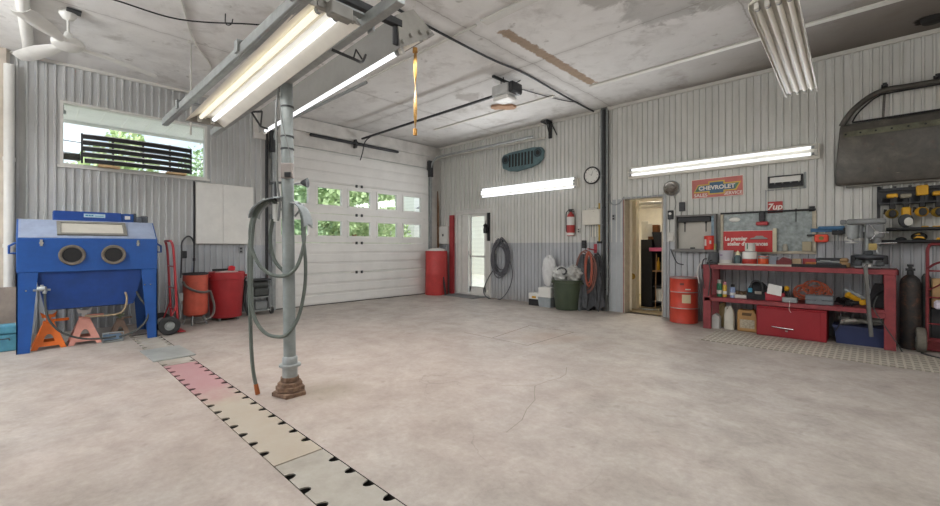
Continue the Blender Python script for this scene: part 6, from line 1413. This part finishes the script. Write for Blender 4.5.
# ------------------------------------------------------------------ outside
b = B(); b.poly([(-60, -60, -.12), (-.16, -60, -.12), (-.16, 60, -.12), (-60, 60, -.12)]); b.poly([(-.16, .16, -.12), (3.2, .16, -.12), (3.2, 60, -.12), (-.16, 60, -.12)])
struct(b.obj('ground', mat('yard_gravel', 'cbc6ba', .9, 0, .12, 2)))
LM = [leafmat('leaf_a', '8fa972', 'c6d6a4'), leafmat('leaf_b', '839f76', 'b2c89a'), leafmat('leaf_c', 'a2bd7c', 'd6e2ae')]  # haze put into the leaf colours by paling them
def tree(label, x, y, h, r, n, k, low=.25):
    t = thing('tree', label, 'tree', (x, y, -.12), 0, 'trees beyond the window wall')
    q = random.Random(int(x*31+y*77+h*13))
    b = B(); b.cyl((0, 0, 0), (0, 0, h*.6), .16, .07); b.obj('trunk', M_WOOD, t)
    b = B(); vs_, fs_ = [], []
    cl = [(q.uniform(-1, 1)*r*.55, q.uniform(-1, 1)*r*.55, h*(low+(1-low)*q.random()*.85), r*q.uniform(.4, .62)) for _ in range(16)]
    for i in range(n):
        cx, cy, cz, cr = q.choice(cl)
        d = Vector((q.gauss(0, 1), q.gauss(0, 1), q.gauss(0, 1))).normalized()*cr*q.uniform(.55, 1)
        p = Vector((cx, cy, max(.3, cz)))+d
        a = Vector((q.uniform(-1, 1), q.uniform(-1, 1), q.uniform(-1, 1))).normalized(); c = a.orthogonal().normalized(); s = q.uniform(.06, .14)
        i0 = len(vs_); vs_ += [p+a*s, p+c*s*.55, p-a*s, p-c*s*.55]; fs_.append((i0, i0+1, i0+2, i0+3))
    b.bm.free()
    me = bpy.data.meshes.new('foliage'); me.from_pydata([tuple(v) for v in vs_], [], fs_); me.materials.append(LM[k])
    o = bpy.data.objects.new('foliage', me); COL.objects.link(o); o.parent = t; o['kind'] = 'stuff'
spots = [(-9, -.2, 4.6, 2.0, 1, 'bushy tree right behind the left panes of the overhead door'), (-8.5, 2.6, 5.2, 2.1, 0, 'bushy tree seen through the middle panes of the overhead door'), (-14, 1.2, 6.2, 2.6, 2, 'pale green tree farther back behind the middle panes'),
         (-12, 5.3, 6.0, 2.6, 0, 'bright green tree seen through the right middle panes of the overhead door'), (-23, 6.8, 8.0, 3.0, 1, 'tall tree far behind the overhead door panes'), (-19, .8, 7.5, 3.2, 1, 'tall dark tree far behind the left panes'),
         (-12, -5.15, 6.2, 1.3, 2, 'young tree rising behind the grille in the high window'), (-6.5, -6.75, 3.75, .9, 0, 'round shrub seen at the left end of the high window'), (-14, -2.6, 4.2, 1.3, 1, 'low tree seen behind the right end of the grille')]
for x, y, h, r, k, lab in spots: tree(lab, x, y, h, r, int(3600*r), k, .12)
def house(label, x0, x1, y0, y1, h, m, wins, face):
    t = thing('house', label, 'house', (0, 0, 0))
    b = B(); b.box(x0, x1, y0, y1, -.12, h)
    b.obj('wall', m, t)
    b = B(); b.prism([(y0-.3, h), (y1+.3, h), ((y0+y1)/2, h+1.6)], x0-.3, x1+.3, 'yz'); b.obj('roof', mat('roof_grey', '77757a', .8), t)
    for (a, c_, z0, z1) in wins:
        b = B()
        if face == 'y': b.box(a, c_, y0-.05, y0+.02, z0, z1)
        else: b.box(x1-.02, x1+.05, a, c_, z0, z1)
        f = b.obj('window', M_WHITE, t)
        b = B()
        if face == 'y': b.box(a+.08, c_-.08, y0-.06, y0-.04, z0+.08, z1-.08)
        else: b.box(x1+.04, x1+.06, a+.08, c_-.08, z0+.08, z1-.08)
        b.obj('pane', mat('house_pane', '5d6b76', .2), f)
def siding(name, col):
    m, N, L, B_ = node_mat(name)
    tc = N.new('ShaderNodeTexCoord'); wv = N.new('ShaderNodeTexWave'); wv.bands_direction = 'Z'; wv.wave_profile = 'SAW'; wv.inputs['Scale'].default_value = 1.6
    L.new(tc.outputs['Object'], wv.inputs['Vector'])
    c = mixc(N, L, wv.outputs['Fac'], lin(col), tuple(x*.88 for x in lin(col)[:3])+(1,)); L.new(c, B_.inputs['Base Color']); B_.inputs['Roughness'].default_value = .7; return m
house('pale house with clapboard siding seen through the entrance door', -9, 1.5, 7.0, 13, 3.2, siding('siding_pale', 'cfcdc4'), [(-7.2, -6.3, .9, 2.1), (-3.6, -2.8, .9, 2.1)], 'y')
house('white house seen through the rightmost panes of the overhead door', -16, -11.5, 8.4, 14, 5.2, siding('siding_white', 'dcdcd8'), [(9.2, 9.9, 3.3, 4.6), (10.8, 11.5, 3.3, 4.6), (9.2, 9.9, .9, 2.2)], 'x')
# wire outside the high window
for k, (z0, z1, lab) in enumerate(((4.35, 4.15, 'upper overhead wire crossing the high window'), (4.0, 3.85, 'lower overhead wire crossing the high window'))):
    b = B(); b.tube(spl([(-8, -12, z0), (-8, -5, (z0+z1)/2-.15), (-8, 3, z1)]), .012, 5); tag(b.obj('overhead_wire', M_BLACK), lab, 'wire', group='overhead wires')

# added fill lamps out of view that brighten the shop
fill_lamp(7.6, -5.75, 0, 8, 'added fill lamp over the middle of the shop floor near the camera', 2.95)
fill_lamp(2.9, -9.4, 0, 75, 'added fill lamp in the bay left of the camera')
fill_lamp(9.8, -4.2, PI/2, 25, 'added fill lamp right of the camera over the walkway', 2.95)
fill_lamp(9.5, -8.6, 0, 12, 'added fill lamp in the bay behind the camera')
vs.exposure = .33
for nm in ('max_bounces', 'diffuse_bounces'): setattr(SC.cycles, nm, 8)
SC.cycles.sample_clamp_indirect = 6
SC.cycles.use_denoising = True
